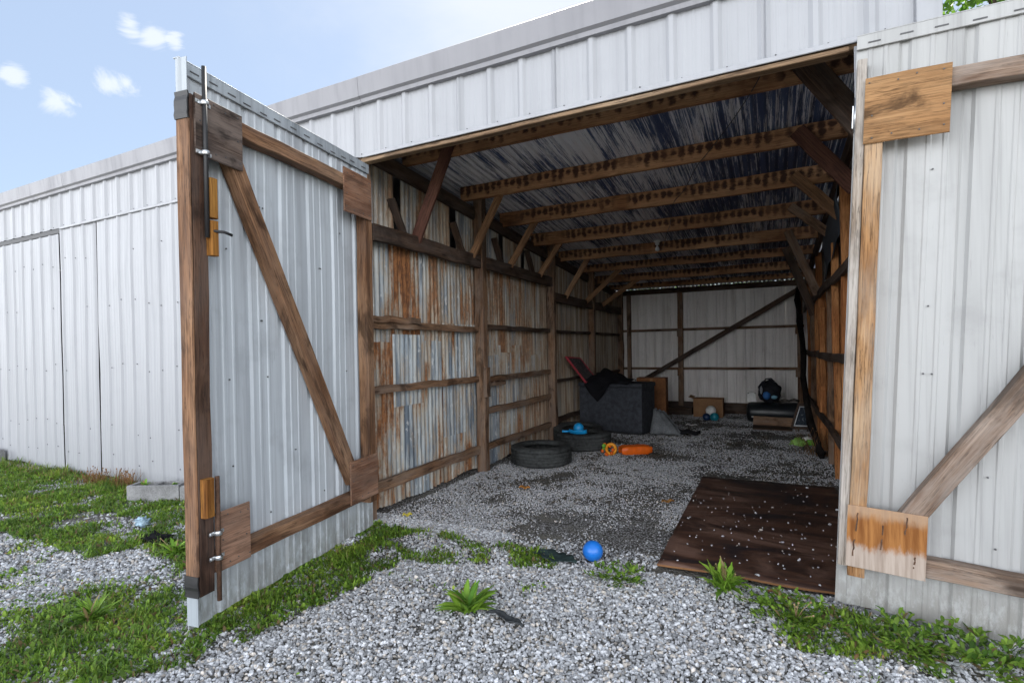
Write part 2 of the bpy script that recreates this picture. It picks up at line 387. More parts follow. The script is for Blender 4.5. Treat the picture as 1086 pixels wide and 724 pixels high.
def groundmat():
    m, T, b = newmat('dusty_gravel_ground', .95, .15)
    p = T.n('ShaderNodeNewGeometry', out='Position')
    v = T.vor(T.scale(p, 1, 1, 1), 62); vc = T.vor(p, 62, out=1)
    sc_ = T.N.new('ShaderNodeSeparateColor'); T.L.new(vc, sc_.inputs[0])
    big = T.noise(p, 1.1, 6, .62, .3); mid = T.noise(p, 6, 6, .65)
    st = T.mix(sc_.outputs[0], (.20, .20, .21), (.52, .52, .53))
    st = T.mix(T.step(v, .25, .62), st, (.07, .066, .06))
    dirt = T.mix(T.step(mid, .35, .65), (.07, .065, .055), (.17, .16, .14))
    k = T.step(T.m('ADD', big, T.m('MULTIPLY', mid, .4)), .64, .82)
    c = T.mix(k, st, dirt)
    # further off: grass and gravel mixed
    d = T.n('ShaderNodeVectorMath', {0: p, 1: (0, 5, 0)}, out='Value', operation='DISTANCE')
    far = T.mix(T.step(T.noise(p, .12, 5, .6), .52, .6), (.46, .455, .44), (.14, .17, .07))
    c = T.mix(T.step(d, 7.5, 9), c, far)
    T.set(b.inputs['Base Color'], c)
    bump(T, b, T.m('ADD', T.m('MULTIPLY', v, -1), mid), .8, .012)
    return m
M['ground'] = groundmat()
def attrmat(name, rough=.85, spec=.2, transl=0.0, nb=0):
    m, T, b = newmat(name, rough, spec)
    at = T.N.new('ShaderNodeAttribute'); at.attribute_name = 'tint'
    c = at.outputs['Color']
    if nb:
        p = T.n('ShaderNodeNewGeometry', out='Position')
        c = T.mix(T.m('MULTIPLY', T.step(T.noise(p, nb, 4, .65), .35, .7), .5), c, (.14, .135, .125))
        bump(T, b, T.noise(p, nb*2, 3, .6), .3, .002)
    T.set(b.inputs['Base Color'], c)
    if transl:
        tr = T.N.new('ShaderNodeBsdfTranslucent'); T.L.new(c, tr.inputs[0]); mx = T.N.new('ShaderNodeMixShader'); mx.inputs[0].default_value = transl
        T.L.new(b.outputs[0], mx.inputs[1]); T.L.new(tr.outputs[0], mx.inputs[2]); T.L.new(mx.outputs[0], T.N['Material Output'].inputs[0])
    return m
M['stone'] = attrmat('crushed_stone', .85, .25, nb=90)
M['grass'] = attrmat('green_blades', .55, .35, .3)
M['leaf'] = attrmat('tree_leaves', .5, .35, .5)
M['bark'] = simple('tree_bark', (.12, .09, .065), .9, .2, .4, 14, bmp=.8)

# ------------------------------------------------------------------ ground
def gh(x, y):
    return .016*mnoise.noise(Vector((x*.9, y*.9, 0)))+.009*mnoise.noise(Vector((x*3.1, y*3.1, 4)))
def ghv(X, Y):
    return np.array([gh(float(a), float(b)) for a, b in zip(X, Y)])
def make_ground():
    xs = [-600, -200, -60, -30, -16]+list(np.arange(-13, 3.01, .1))+[5, 12, 30, 80, 250, 600]
    ys = [-600, -200, -60, -20, -8, -3]+list(np.arange(-1, 13.01, .1))+[16, 25, 60, 200, 600]
    V = []; 
    for x in xs:
        for y in ys:
            inn = -13.1 < x < 3.1 and -1.1 < y < 13.1
            V.append((x, y, gh(x, y) if inn else 0))
    ny = len(ys); F = [[i*ny+j, (i+1)*ny+j, (i+1)*ny+j+1, i*ny+j+1] for i in range(len(xs)-1) for j in range(ny-1)]
    o = npmesh('ground', np.array(V), np.array(F), M['ground'], smooth=True); kind(o)
make_ground()

def inpoly(X, Y, poly):
    c = np.zeros(len(X), bool); n = len(poly)
    for i in range(n):
        (x1, y1), (x2, y2) = poly[i], poly[(i+1) % n]
        t = ((y1 > Y) != (y2 > Y)) & (X < (x2-x1)*(Y-y1)/((y2-y1)+1e-12)+x1); c ^= t
    return c
PA = [(-9.6, 3.2), (-8.2, 3.42), (-6.7, 3.42), (-5.0, 3.42), (-3.3, 3.42), (-3.05, 2.9), (-2.9, 2.2), (-3.75, 2.2), (-4.35, 2.3), (-4.6, 2.02), (-5.2, 2.02), (-6.1, 2.0), (-7.6, 2.4)]
PB = [(-3.97, 1.42), (-3.85, 1.8), (-3.72, 2.25), (-3.2, 2.3), (-2.9, 1.72), (-3.02, 2.5), (-3.05, 3.5), (-2.75, 3.47), (-2.36, 2.86), (-2.40, 2.24), (-2.45, 1.76), (-2.68, 1.3), (-3.2, .9), (-3.7, 1.0)]
PC = [(-3.12, 3.55), (-2.75, 3.52), (-2.1, 3.5), (-1.45, 3.52), (-1.37, 3.25), (-1.75, 3.12), (-2.26, 2.96), (-2.9, 2.86)]
PD = [(-.34, 3.5), (-.12, 3.62), (.14, 3.5), (.33, 3.42), (.5, 3.36), (.8, 3.38), (1.4, 3.3), (1.3, 2.9), (.69, 2.86), (.39, 2.93), (.07, 2.86), (-.30, 3.0)]
PP = [(-.71, 3.5), (-.71, 6.25), (.6, 6.3), (.6, 3.6)]
PDIRT = [(-1.9, 3.75), (-1.7, 4.5), (-1.2, 5.7), (-.75, 5.6), (-.75, 3.6), (-1.2, 3.42), (-1.7, 3.5)]
def nz(X, Y, s, o=0.0):
    return np.array([mnoise.noise(Vector((float(a)*s+o, float(b)*s, o))) for a, b in zip(X, Y)])

# crushed stone: one uncountable mass
ICO = None
def ico():
    bm = bmesh.new(); bmesh.ops.create_icosphere(bm, subdivisions=1, radius=1); V = np.array([v.co[:] for v in bm.verts]); F = np.array([[v.index for v in f_.verts] for f_ in bm.faces]); bm.free(); return V, F
IV, IF = ico()
def stones(name, X, Y, Z, S, tint, flat=.62):
    n = len(X); m = len(IV)
    P = IV[None]*(1+rng.uniform(-.28, .28, (n, m, 1)))
    sc3 = np.stack([rng.uniform(.75, 1.25, n), rng.uniform(.6, 1.0, n), rng.uniform(flat*.7, flat*1.2, n)], 1)[:, None]
    P = P*sc3
    ax = rng.normal(size=(n, 3))*np.array([.35, .35, 1.0]); ang = rng.uniform(0, 6.28, n); ax /= np.linalg.norm(ax, axis=1)[:, None]
    c = np.cos(ang)[:, None, None]; s_ = np.sin(ang)[:, None, None]; a = ax[:, None]
    P = P*c+np.cross(np.broadcast_to(a, P.shape), P)*s_+a*(P*a).sum(2, keepdims=True)*(1-c)
    P = P*S[:, None, None]+np.stack([X, Y, Z], 1)[:, None]
    F = (IF[None]+(np.arange(n)*m)[:, None, None]).reshape(-1, 3)
    o = npmesh(name, P.reshape(-1, 3), F, M['stone'], np.repeat(tint, m, 0)); return o
def tints(n, lo=.22, hi=.56):
    g = lo+(hi-lo)*rng.beta(1.1, 1.15, n); t = np.stack([g*.97, g*1.0, g*1.06], 1)
    w_ = rng.random(n) < .16; t[w_] *= np.array([1.04, .93, .8]); return t
def scatter(x0, x1, y0, y1, dens, smin, smax, keep, lo=.22, hi=.84, sink=.2):
    n = int((x1-x0)*(y1-y0)*dens); X = rng.uniform(x0, x1, n); Y = rng.uniform(y0, y1, n)
    p = keep(X, Y); k = rng.random(n) < p; X, Y = X[k], Y[k]; n = len(X)
    S = (smin+(smax-smin)*rng.beta(1.1, 3.2, n)); Z = ghv(X, Y)+S*sink+rng.uniform(0, .004, n)
    return X, Y, Z, S, tints(n, lo, hi)
def keep_out(X, Y):
    p = np.ones(len(X)); g = nz(X, Y, 1.4, 3)
    for P_, v in ((PA, .35), (PB, .5), (PC, .5), (PD, .6)): p[inpoly(X, Y, P_)] *= v
    p[(X < -3.2)] *= .75; p *= np.clip(1.0+g*.5, .3, 1); p[inpoly(X+nz(X, Y, 3, 4)*.3, Y+nz(X, Y, 3, 7)*.3, PDIRT)] *= .25; p[inpoly(X, Y, PP)] = 0
    # outside the view wedge
    lat = X*.8946+Y*.4467; dep = -X*.4467+Y*.8946
    p[(np.abs(lat) > dep*1.06+.15) | (dep < 1.2)] = 0
    return p
def keep_in(X, Y):
    g = nz(X, Y, 1.1, 9)*.6+nz(X, Y, 3.4, 2)*.4
    p = np.clip(.62+g*2.2, .04, 1); p[inpoly(X+nz(X, Y, 3, 4)*.3, Y+nz(X, Y, 3, 7)*.3, PDIRT)] *= .28; p[inpoly(X, Y, PP)] = 0; return p
batches = [scatter(-5.2, 2.2, .9, 3.75, 7000, .0058, .0205, keep_out),
           scatter(-10, -5.2, 1.5, 3.45, 2600, .009, .022, keep_out),
           scatter(-3.2, .65, 3.5, 7.0, 7500, .004, .013, keep_in, .24, .70),
           scatter(-3.2, .65, 7.0, 12.2, 3600, .004, .014, keep_in, .26, .66)]
cat = [np.concatenate([b[i] for b in batches]) for i in range(5)]
kind(stones('gravel', *cat), 'stuff')
print('stones', len(cat[0]))
# stone chips lying on the plywood sheet
n = 150; X = np.clip(rng.choice([-.3, .1, .3, -.55, .0], n)+rng.normal(0, .16, n), -.68, .5); Y = np.clip(rng.choice([3.9, 4.2, 4.9, 5.3, 4.5], n)+rng.normal(0, .35, n), 3.64, 6.1)
kind(stones('stone_chips', X, Y, np.full(n, .037), rng.uniform(.003, .010, n)*np.where(rng.random(n) < .2, 1.4, .8), tints(n, .5, .8)), 'stuff')
# dead leaves and crumbs of soil lying on the gravel indoors
n = 2600; X = rng.uniform(-3.1, .6, n); Y = rng.uniform(4.6, 12, n); k = (nz(X, Y, 1.6, 5) > .12) & ~inpoly(X, Y, PP); X, Y = X[k], Y[k]; n = len(X)
kind(stones('leaf_litter', X, Y, ghv(X, Y)+.012, rng.uniform(.008, .03, n), np.stack([rng.uniform(.03, .09, n)]*3, 1)*np.array([1.2, 1, .8]), .22), 'stuff')

# grass
def blades(name, X, Y, L, Wd, lean, tint, broad, mat='grass', z0=None, attrkind=True):
    n = len(X); az = rng.uniform(0, 6.283, n); ca, sa = np.cos(az), np.sin(az)
    Z = ghv(X, Y)+.003 if z0 is None else z0
    ts = np.array([0, .35, .7, 1.0]); wp = np.where(broad[:, None], np.array([.25, 1.0, .85, .02]), np.array([1.0, .85, .55, .03]))
    V = np.zeros((n, 8, 3))
    for i, t in enumerate(ts):
        out = lean*t**1.5*L; hgt = L*(t-.45*lean*t*t*1.0); hgt = np.maximum(hgt, 0)*np.sqrt(np.clip(1-.4*lean**2, .1, 1))
        cx, cy_ = X+ca*out, Y+sa*out; hw = Wd*wp[:, i]/2
        V[:, 2*i] = np.stack([cx-sa*hw, cy_+ca*hw, Z+hgt], 1); V[:, 2*i+1] = np.stack([cx+sa*hw, cy_-ca*hw, Z+hgt+hw*.3], 1)
    Fb = np.array([[0, 1, 3, 2], [2, 3, 5, 4], [4, 5, 7, 6]])
    F = (Fb[None]+(np.arange(n)*8)[:, None, None]).reshape(-1, 4)
    return npmesh(name, V.reshape(-1, 3), F, M[mat], np.repeat(tint, 8, 0))
def gtint(n, dry=.08):
    a = rng.random((n, 1)); t = np.array([.06, .15, .016])*(1-a)+np.array([.25, .40, .05])*a
    t *= rng.uniform(.6, 1.25, (n, 1)); d = rng.random(n) < dry; t[d] = np.array([.26, .19, .09])*rng.uniform(.5, 1.1, (d.sum(), 1)); return t
GX = []; 
def gpatch(poly, dens, thr, Lmin, Lmax, broadp, dry=.08, ns=1.7):
    xs = [p[0] for p in poly]; ys = [p[1] for p in poly]
    n = int((max(xs)-min(xs))*(max(ys)-min(ys))*dens); X = rng.uniform(min(xs)-.1, max(xs)+.1, n); Y = rng.uniform(min(ys)-.1, max(ys)+.1, n)
    Xj = X+nz(X, Y, 5, 1)*.12; Yj = Y+nz(X, Y, 5, 8)*.12
    g = nz(X, Y, ns, 6)+.6*nz(X, Y, ns*3.3, 2); k = inpoly(Xj, Yj, poly) & (g+rng.normal(0, .12, n) > thr) & (Y < 3.43+.1*(X > -3.1))
    k &= ~inpoly(X, Y, PP) & ~((X > -3.02) & (X < -2.68) & (np.abs(Y-(3.42-(X+3.0)*6.96)) < .12))
    X, Y, g = X[k], Y[k], g[k]; n = len(X)
    # tufts
    L = rng.uniform(Lmin, Lmax, n)*(.7+.6*np.clip(g, 0, 1)); br = rng.random(n) < broadp
    Wd = np.where(br, rng.uniform(.008, .02, n), rng.uniform(.003, .006, n)); L = np.where(br, L*.8, L)
    pt = nz(X, Y, 2.6, 12); L = L*(1+.7*nz(X, Y, 6, 3)); tt = gtint(n, dry)*(1+.45*pt)[:, None]*np.stack([1+.5*np.clip(pt, 0, 1), np.ones(n), np.ones(n)], 1)
    GX.append((X, Y, L, Wd, rng.uniform(.2, .95, n)*np.where(br, 1.15, 1), tt, br))
gpatch(PA, 8500, -.22, .03, .10, .45)
gpatch(PB, 12000, -.2, .025, .085, .5)
gpatch(PC, 12000, -.12, .03, .085, .55)
gpatch(PD, 9000, .05, .02, .07, .65)
gpatch([(-9.6, 3.1), (-3.1, 3.2), (-3.1, 3.45), (-9.6, 3.45)], 3500, -.4, .06, .16, .2, .3)
gpatch([(-7.5, 1.2), (-3.9, 1.0), (-3.2, .8), (-3.0, 2.3), (-6, 2.6)], 3800, .2, .02, .05, .7)
gpatch([(-2.9, 1.2), (-1.9, 1.6), (.9, 2.2), (.9, 3.3), (-2.4, 3.0)], 2600, .62, .015, .04, .8)
gpatch([(-2.95, 1.75), (-2.62, 1.7), (-2.75, 3.4), (-2.98, 3.4)], 9000, -.5, .04, .10, .5)
G = [np.concatenate([g[i] for g in GX]) for i in range(7)]
kind(blades('grass', *G), 'stuff'); print('blades', len(G[0]))

# ------------------------------------------------------------------ the shed
shed = thing('metal_shed', 'long white ribbed metal pole shed with grey eave trim and one wide open bay', 'shed', (-5.0, 8.0, 0))
YF = 3.45
def rz(y): return 3.512-.085*(y-4.2)      # underside of the roof sheet

def ribbed(x0, x1, z0, z1, y, start=0.0, pitch=.264, depth=.020, minor=.0025, wav=0.0, wavyb=0.0, seed=0):
    """ribbed panel in the XZ plane, ribs proud towards -Y"""
    mb = MB(); xs = [(x0, 0.0)]; k = math.floor((x0-start)/pitch)
    prof = [(-.036, 0), (-.013, depth), (.013, depth), (.036, 0), (.062, 0), (.068, minor), (.080, minor), (.086, 0), (.121, 0), (.127, minor), (.139, minor), (.145, 0), (.178, 0), (.184, minor), (.196, minor), (.202, 0)]
    while True:
        c = start+k*pitch
        if c-.05 > x1: break
        for dx, h in prof:
            if x0 < c+dx < x1: xs.append((c+dx, h))
        k += 1
    xs.append((x1, 0.0)); nz_ = 5
    for i in range(len(xs)): pass
    vs = []; 
    rr = random.Random(seed)
    ph = rr.random()*9
    for (x, h) in xs:
        zb = z0+wavyb*math.sin(x*4+ph)+wavyb*.6*math.sin(x*11+ph*2)
        for j in range(nz_+1):
            t = j/nz_; z = zb+(z1-zb)*t
            vs.append((x, y-h-wav*mnoise.noise(Vector((x*1.3, z*1.1, ph))), z))
    fs = []; uv = []
    for i in range(len(xs)-1):
        for j in range(nz_):
            a = i*(nz_+1)+j; fs.append([a, a+nz_+1, a+nz_+2, a+1])
    mb.add(vs, fs); return mb
def screws(mb, pts, nrm, r=.006, mi=1):
    n_ = Vector(nrm).normalized(); e = n_.cross(Vector((0, 0, 1))).normalized(); g = Vector((0, 0, 1))
    for p in pts:
        p = Vector(p); ring = [p+(e*math.cos(a)+g*math.sin(a))*r for a in [i*math.pi/3 for i in range(6)]]
        top = [q+n_*.005 for q in ring]
        mb.add(ring+top, [[i, (i+1) % 6, 6+(i+1) % 6, 6+i] for i in range(6)]+[[6+i for i in range(6)]], mi=mi)
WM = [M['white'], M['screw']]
RS = -2.132
# upper band panels over the whole front
seams = [-13.6, -10.35, -8.99-.0, -6.12, -3.455, -1.34+.0, .76]
ubp = [(-14.0, -8.99), (-8.99, -5.3), (-5.3, -3.19), (-3.19, -2.13), (-2.13, -1.341), (-1.341, -.02), (-.02, .70)]
for i, (a, b) in enumerate(ubp):
    mb = ribbed(a+.002, b+.01 if i < len(ubp)-1 else b, 3.165, 3.66, YF-.003*(i % 2), RS, wav=.004, seed=i, minor=.002)
    pts = [(RS+.264*k+.06, YF-.004, 3.19+random.uniform(-.004, .004)) for k in range(-45, 12) if a < RS+.264*k+.06 < b]
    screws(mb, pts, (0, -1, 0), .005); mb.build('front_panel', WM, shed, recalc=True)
# lower panels of the closed bays
def lower(name, a, b, z0, z1, y, seed, wb=.01):
    mb = ribbed(a, b, z0, z1, y, RS, depth=.017, minor=.002, wav=.012, wavyb=wb, seed=seed)
    rr = random.Random(seed); pts = []
    for zz in (.28, .62, 1.35, 2.1, 2.72):
        for k in range(-46, 12):
            x = RS+.264*k+.06
            if a+.03 < x < b-.03 and rr.random() < .75: pts.append((x+rr.uniform(-.02, .02), y-.005, zz+rr.uniform(-.06, .06)))
    screws(mb, pts, (0, -1, 0), .0075)
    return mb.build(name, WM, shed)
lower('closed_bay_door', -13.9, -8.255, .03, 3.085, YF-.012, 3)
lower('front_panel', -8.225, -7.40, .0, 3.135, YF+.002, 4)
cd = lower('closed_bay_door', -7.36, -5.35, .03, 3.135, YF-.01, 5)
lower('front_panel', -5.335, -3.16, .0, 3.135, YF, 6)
# trims
def trim(name, boxes, m, ch=.003):
    mb = MB()
    for a, b in boxes: mb.box(a, b, ch=ch)
    return mb.build(name, m, shed)
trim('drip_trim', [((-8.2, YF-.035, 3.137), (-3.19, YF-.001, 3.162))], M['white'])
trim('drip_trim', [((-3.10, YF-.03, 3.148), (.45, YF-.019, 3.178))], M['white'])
trim('drip_trim', [((-13.9, YF-.012, 3.095), (-8.25, YF+.02, 3.155))], M['dkmetal'])
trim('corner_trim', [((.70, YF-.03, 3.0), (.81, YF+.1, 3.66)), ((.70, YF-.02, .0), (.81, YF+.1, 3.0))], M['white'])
# eave fascia in lengths, folded metal with a lower lip
for a, b in ((-14.1, -7.99), (-7.987, -3.09), (-3.087, .84)):
    mb = MB()
    pr = [(YF-.002, 3.60), (YF-.045, 3.60), (YF-.05, 3.63), (YF-.075, 3.645), (YF-.09, 3.80), (YF-.07, 3.815), (YF+.25, 3.80), (YF+.25, 3.70), (YF-.002, 3.70)]
    ns = 10; vs = [(a+(b-a)*i/ns, y+.004*mnoise.noise(Vector((i*.9+a, 0, z))), z+.004*mnoise.noise(Vector((i*1.7+a, 3, z)))) for i in range(ns+1) for (y, z) in pr]; n_ = len(pr)
    fs = [[i*n_+k, i*n_+(k+1) % n_, (i+1)*n_+(k+1) % n_, (i+1)*n_+k] for i in range(ns) for k in range(n_)]
    fs += [list(range(n_)), [ns*n_+k for k in range(n_)][::-1]]
    mb.add(vs, fs); mb.build('eave_trim', M['trim'], shed)
# header timbers above the opening
MB().timber((-3.28, 3.50, 3.26), (.62, 3.50, 3.26), .06, .25).build('header_board', M['header'], shed)
MB().timber((-3.28, 3.585, 3.30), (.62, 3.585, 3.30), .08, .22).build('header_beam', M['beam'], shed)
MB().timber((-3.12, 3.458, 3.122), (.40, 3.458, 3.122), .07, .028).build('header_strip', M['header'], shed)
MB().timber((-3.225, 3.53, -.05), (-3.225, 3.53, 3.35), .13, .12, (0, 1, 0)).build('jamb_post', M['brown'], shed)
MB().timber((.52, 3.53, -.05), (.52, 3.53, 3.35), .14, .12, (0, 1, 0)).build('jamb_post', M['dark'], shed)
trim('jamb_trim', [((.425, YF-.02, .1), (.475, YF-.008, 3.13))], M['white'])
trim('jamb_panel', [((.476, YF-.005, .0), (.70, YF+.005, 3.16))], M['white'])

# roof over the open bay: corrugated sheets seen from below
def corr_sheet_roof(x0, x1, y0, y1, lift=0):
    per = .085; nx = int((x1-x0)/per*8); vs = []
    ny = 12
    for i in range(nx+1):
        x = x0+(x1-x0)*i/nx; c = .011*math.cos(2*math.pi*x/per)
        for j in range(ny+1):
            y = y0+(y1-y0)*j/ny; vs.append((x, y, rz(y)+.012+c+lift+.003*mnoise.noise(Vector((x*2, y*1.5, 0)))))
    fs = [[i*(ny+1)+j, (i+1)*(ny+1)+j, (i+1)*(ny+1)+j+1, i*(ny+1)+j+1] for i in range(nx) for j in range(ny)]
    return MB().add(vs, fs, None, 0, True)
x = -3.45; k = 0
while x < .8:
    for (y0, y1) in ((3.475, 8.1), (7.95, 12.335)):
        corr_sheet_roof(x, min(x+.765+.05, .85), y0, y1, .003*(k % 2)+(.004 if y0 > 5 else 0)).build('roof_sheet', M['roofin'], shed, recalc=False)
    x += .765; k += 1
mb = MB(); vs = [(-14.1, 3.50, rz(3.5)+.05), (-3.44, 3.50, rz(3.5)+.05), (-3.44, 12.42, rz(12.42)+.01), (-14.1, 12.42, rz(12.42)+.01)]
mb.add(vs+[(a, b, c+.03) for a, b, c in vs], [[0, 1, 2, 3], [4, 5, 6, 7], [0, 1, 5, 4], [1, 2, 6, 5], [2, 3, 7, 6], [3, 0, 4, 7]]); mb.build('roof', M['trim'], shed)

# beams across the bay
BY = [4.2, 5.28, 6.27, 7.29, 8.41, 9.5, 10.5, 11.5]
BZ = [3.333, 3.248, 3.147, 3.06, 2.98, 2.92, 2.82, 2.785]
for y, z in zip(BY, BZ):
    top = rz(y)-.004; h = min(.185, top-z)
    MB().timber((-3.27, y, z+h/2), (.66, y, z+h/2+random.uniform(-.01, .01)), .045, h, segs=12, jit=.003).build('ceiling_beam', M['beam'], shed)
# left knee braces and the paired dark braces behind them
for i, y in enumerate(BY[:7]):
    zb = 2.60 if i < 4 else 2.36; xt = [-2.68, -2.75, -2.74, -2.78, -2.72, -2.42, -2.32][i]
    m = M['red'] if i == 0 else M['brace']
    MB().timber((-3.19, y+.07, zb), (xt, y+.05 if i else y-.045, BZ[i]+(.14 if i == 0 else .09)), .04, .11 if i == 0 else .085, (0, 1, 0) if False else (1, 0, .6)).build('knee_brace', m, shed)
for i, y in enumerate(BY[:4]):
    MB().timber((-3.24, y-.02, 2.58), (-3.24, y-.25, 2.95), .035, .08, (1, 0, 0)).build('knee_brace', M['dark'], shed)
for i, y in enumerate(BY[:6]):
    zt = BZ[i]+.12; ft = [(.60, 2.86), (.65, 2.80), (.64, 2.79), (.63, 2.80), (.58, 2.18), (.60, 1.95)][i]
    m = [M['dark'], M['red'], M['brace'], M['brown'], M['brown'], M['dark']][i]
    wd = [.16, .13, .11, .10, .11, .12][i]
    MB().timber((ft[0], y-.05, ft[1]), (.22, y-.05, zt), .045, wd, (1, 0, .6)).build('knee_brace', m, shed)

# left wall: plate, posts, girts, corrugated sheets
MB().timber((-3.25, 3.65, rz(3.65)-.27), (-3.25, 12.2, rz(12.2)-.12), .05, .14, segs=10).build('wall_plate', M['dark'], shed)
for y in (5.56, 7.86, 9.95, 12.15):
    MB().timber((-3.19, y, -.05), (-3.19, y, rz(y)-.02), .12, .10, (0, 1, 0), segs=8, jit=.003).build('wall_post', M['brown'], shed)
MB().timber((-3.10, 5.52, .92), (-3.10, 5.52, 1.28), .05, .09, (0, 1, 0)).build('post_scab', M['brown'], shed)
def girt(y0, y1, z, h=.09, m='brown', x=-3.22, d=.045, z1=None):
    MB().timber((x, y0, z), (x, y1, z if z1 is None else z1), d, h, (0, 0, 1), segs=10, jit=.004).build('wall_girt', M[m], shed)
girt(3.6, 5.5, 2.56, .15, 'dark', -3.17, .05); girt(5.56, 7.86, 2.56, .15, 'dark', -3.17, .05); girt(7.9, 12.1, 2.33, .15, 'dark', -3.17, .05)
girt(3.6, 5.5, 1.74, .07, 'brown'); girt(3.6, 4.3, 1.79, .06, 'brown', -3.19); girt(5.6, 7.8, 1.78, .06, 'dark'); girt(7.9, 12.1, 1.78, .05, 'dark')
girt(3.6, 5.5, 1.14, .07, 'brown'); girt(5.6, 7.8, 1.12, .07, 'brown'); girt(5.6, 6.2, 1.05, .05, 'brown'); girt(7.9, 12.1, .95, .05, 'dark')
girt(5.6, 7.8, .72, .08, 'brown'); girt(3.6, 5.5, .27, .10, 'brown'); girt(5.6, 7.8, .27, .08, 'brown'); girt(7.9, 12.1, .3, .08, 'dark')
def corr_wall(y0, y1, z0, z1, x, tint, torn=0.0, parent=shed, name='wall_sheet', per=.067, amp=.0115):
    n = int((y1-y0)/per*8); nzv = 6; V = []; ph = random.random()*9
    for i in range(n+1):
        y = y0+(y1-y0)*i/n; zb = z0+torn*math.sin(y*7+ph)*.5+random.uniform(-1, 1)*torn*.15
        for j in range(nzv+1):
            z = zb+(z1-zb)*j/nzv
            V.append((x+amp*math.cos(2*math.pi*y/per)+.006*mnoise.noise(Vector((y*1.5, z*1.2, ph))), y, z))
    F = [[i*(nzv+1)+j, (i+1)*(nzv+1)+j, (i+1)*(nzv+1)+j+1, i*(nzv+1)+j+1] for i in range(n) for j in range(nzv)]
    V = np.array(V); o_ = V.mean(0); o = npmesh(name, V-o_, np.array(F), M['corr'], np.tile(np.array(tint), (len(V), 1)), smooth=True)
    if parent: o.parent = parent; o.location = Vector(o_)-wpos(parent)
    return o
# (y0, y1, z0, z1, rust, tone)
SH = [(3.50, 4.22, .03, 1.62, .45, 0), (4.18, 4.86, .02, 1.70, .10, 0), (4.82, 5.60, .03, 1.80, .22, 0),
      (3.50, 4.02, 1.58, 2.62, .15, .1), (3.98, 4.50, 1.50, 2.62, .55, 0), (4.46, 5.05, 1.60, 2.62, .30, .15), (5.01, 5.62, 1.70, 2.62, .12, .2),
      (5.58, 6.24, .02, 1.50, .05, .1), (6.20, 6.90, .02, 1.55, .22, .2), (6.86, 7.60, .03, 1.5, .3, .4),
      (5.58, 6.30, 1.42, 2.62, .5, .2), (6.26, 6.95, 1.45, 2.62, .42, .3), (6.91, 7.65, 1.4, 2.62, .35, .5),
      (7.60, 8.40, .02, 2.9, .3, .7), (8.36, 9.1, .02, 2.9, .25, .75), (9.06, 9.8, .02, 2.85, .25, .8), (9.76, 10.5, .02, 2.8, .2, .9), (10.46, 11.2, .02, 2.75, .2, .95), (11.16, 11.9, .02, 2.7, .2, .9), (11.86, 12.3, .02, 2.7, .2, .9),
      (3.50, 4.06, 2.55, 3.36, .35, .45), (4.16, 4.62, 2.55, 3.30, .2, .25), (4.58, 5.05, 2.55, 3.25, .3, .5), (5.19, 5.68, 2.55, 3.2, .1, .2), (5.80, 6.26, 2.55, 3.15, .15, .3), (6.38, 6.95, 2.55, 3.1, .1, .5), (7.05, 7.65, 2.55, 3.05, .2, .6)]
for i, (y0, y1, z0, z1, ru, to) in enumerate(SH):
    corr_wall(y0, y1, z0, z1, -3.30+.004*(i % 3), (ru, random.random(), to), .03 if z0 < .1 else .01)
corr_wall(4.0, 4.5, .95, 1.66, -3.285, (-.1, .3, 0)); corr_wall(4.86, 5.3, .52, 1.12, -3.287, (.15, .8, .1))

# right wall: sheets, posts with doubled studs, girts
for i in range(12):
    y0 = 3.5+i*.74
    corr_wall(y0, min(y0+.78, 12.35), .02, rz(y0+.7)-.01, .735+.004*(i % 2), (.1, random.random(), .2), .01)
for (y, m, z0, z1, wdt) in ((4.6, 'orange', -.05, 3.2, .1), (5.9, 'orange', -.05, 3.1, .12), (6.75, 'orange', -.05, 2.35, .09), (7.55, 'brown', -.05, 3.0, .09), (8.45, 'orange', -.05, 2.25, .14), (9.3, 'orange', -.05, 2.9, .09), (10.4, 'brown', -.05, 2.8, .12), (11.4, 'orange', -.05, 2.7, .1)):
    MB().timber((.66, y, z0), (.66, y, z1), wdt, .05, (0, 1, 0), segs=8, jit=.004).build('wall_stud', M[m], shed)
for (y, z0, z1) in ((5.85, .3, 1.3), (8.4, .9, 2.0), (8.4, .05, .85), (6.7, 1.35, 2.6), (9.28, 1.3, 2.1)):
    MB().timber((.63, y, z0), (.63, y, z1), .07, .035, (0, 1, 0)).build('stud_plank', M['orange'], shed)
for z in (2.18, 1.33, .5):
    MB().timber((.60, 3.65, z+.02), (.60, 12.1, z), .04, .09, (0, 0, 1), segs=14, jit=.008).build('wall_girt', M['dark'], shed)
MB().timber((.62, 3.65, rz(3.65)-.27), (.62, 12.2, rz(12.2)-.12), .05, .14, segs=10).build('wall_plate', M['dark'], shed)
mb = MB()
mb.grid(lambda u, v: (.60+.02*math.sin(v*9)+.05*v*0, 6.0+u*1.6, 2.55+v*.75-.25*u+.03*math.sin(u*12+v*5)), 12, 8); mb.build('roof_felt_flap', simple('grey_felt', (.06, .07, .085), .8, .2), shed, solid=.006)
trim('end_wall', [((.76, 3.56, .0), (.775, 12.4, 2.8))], M['white'])

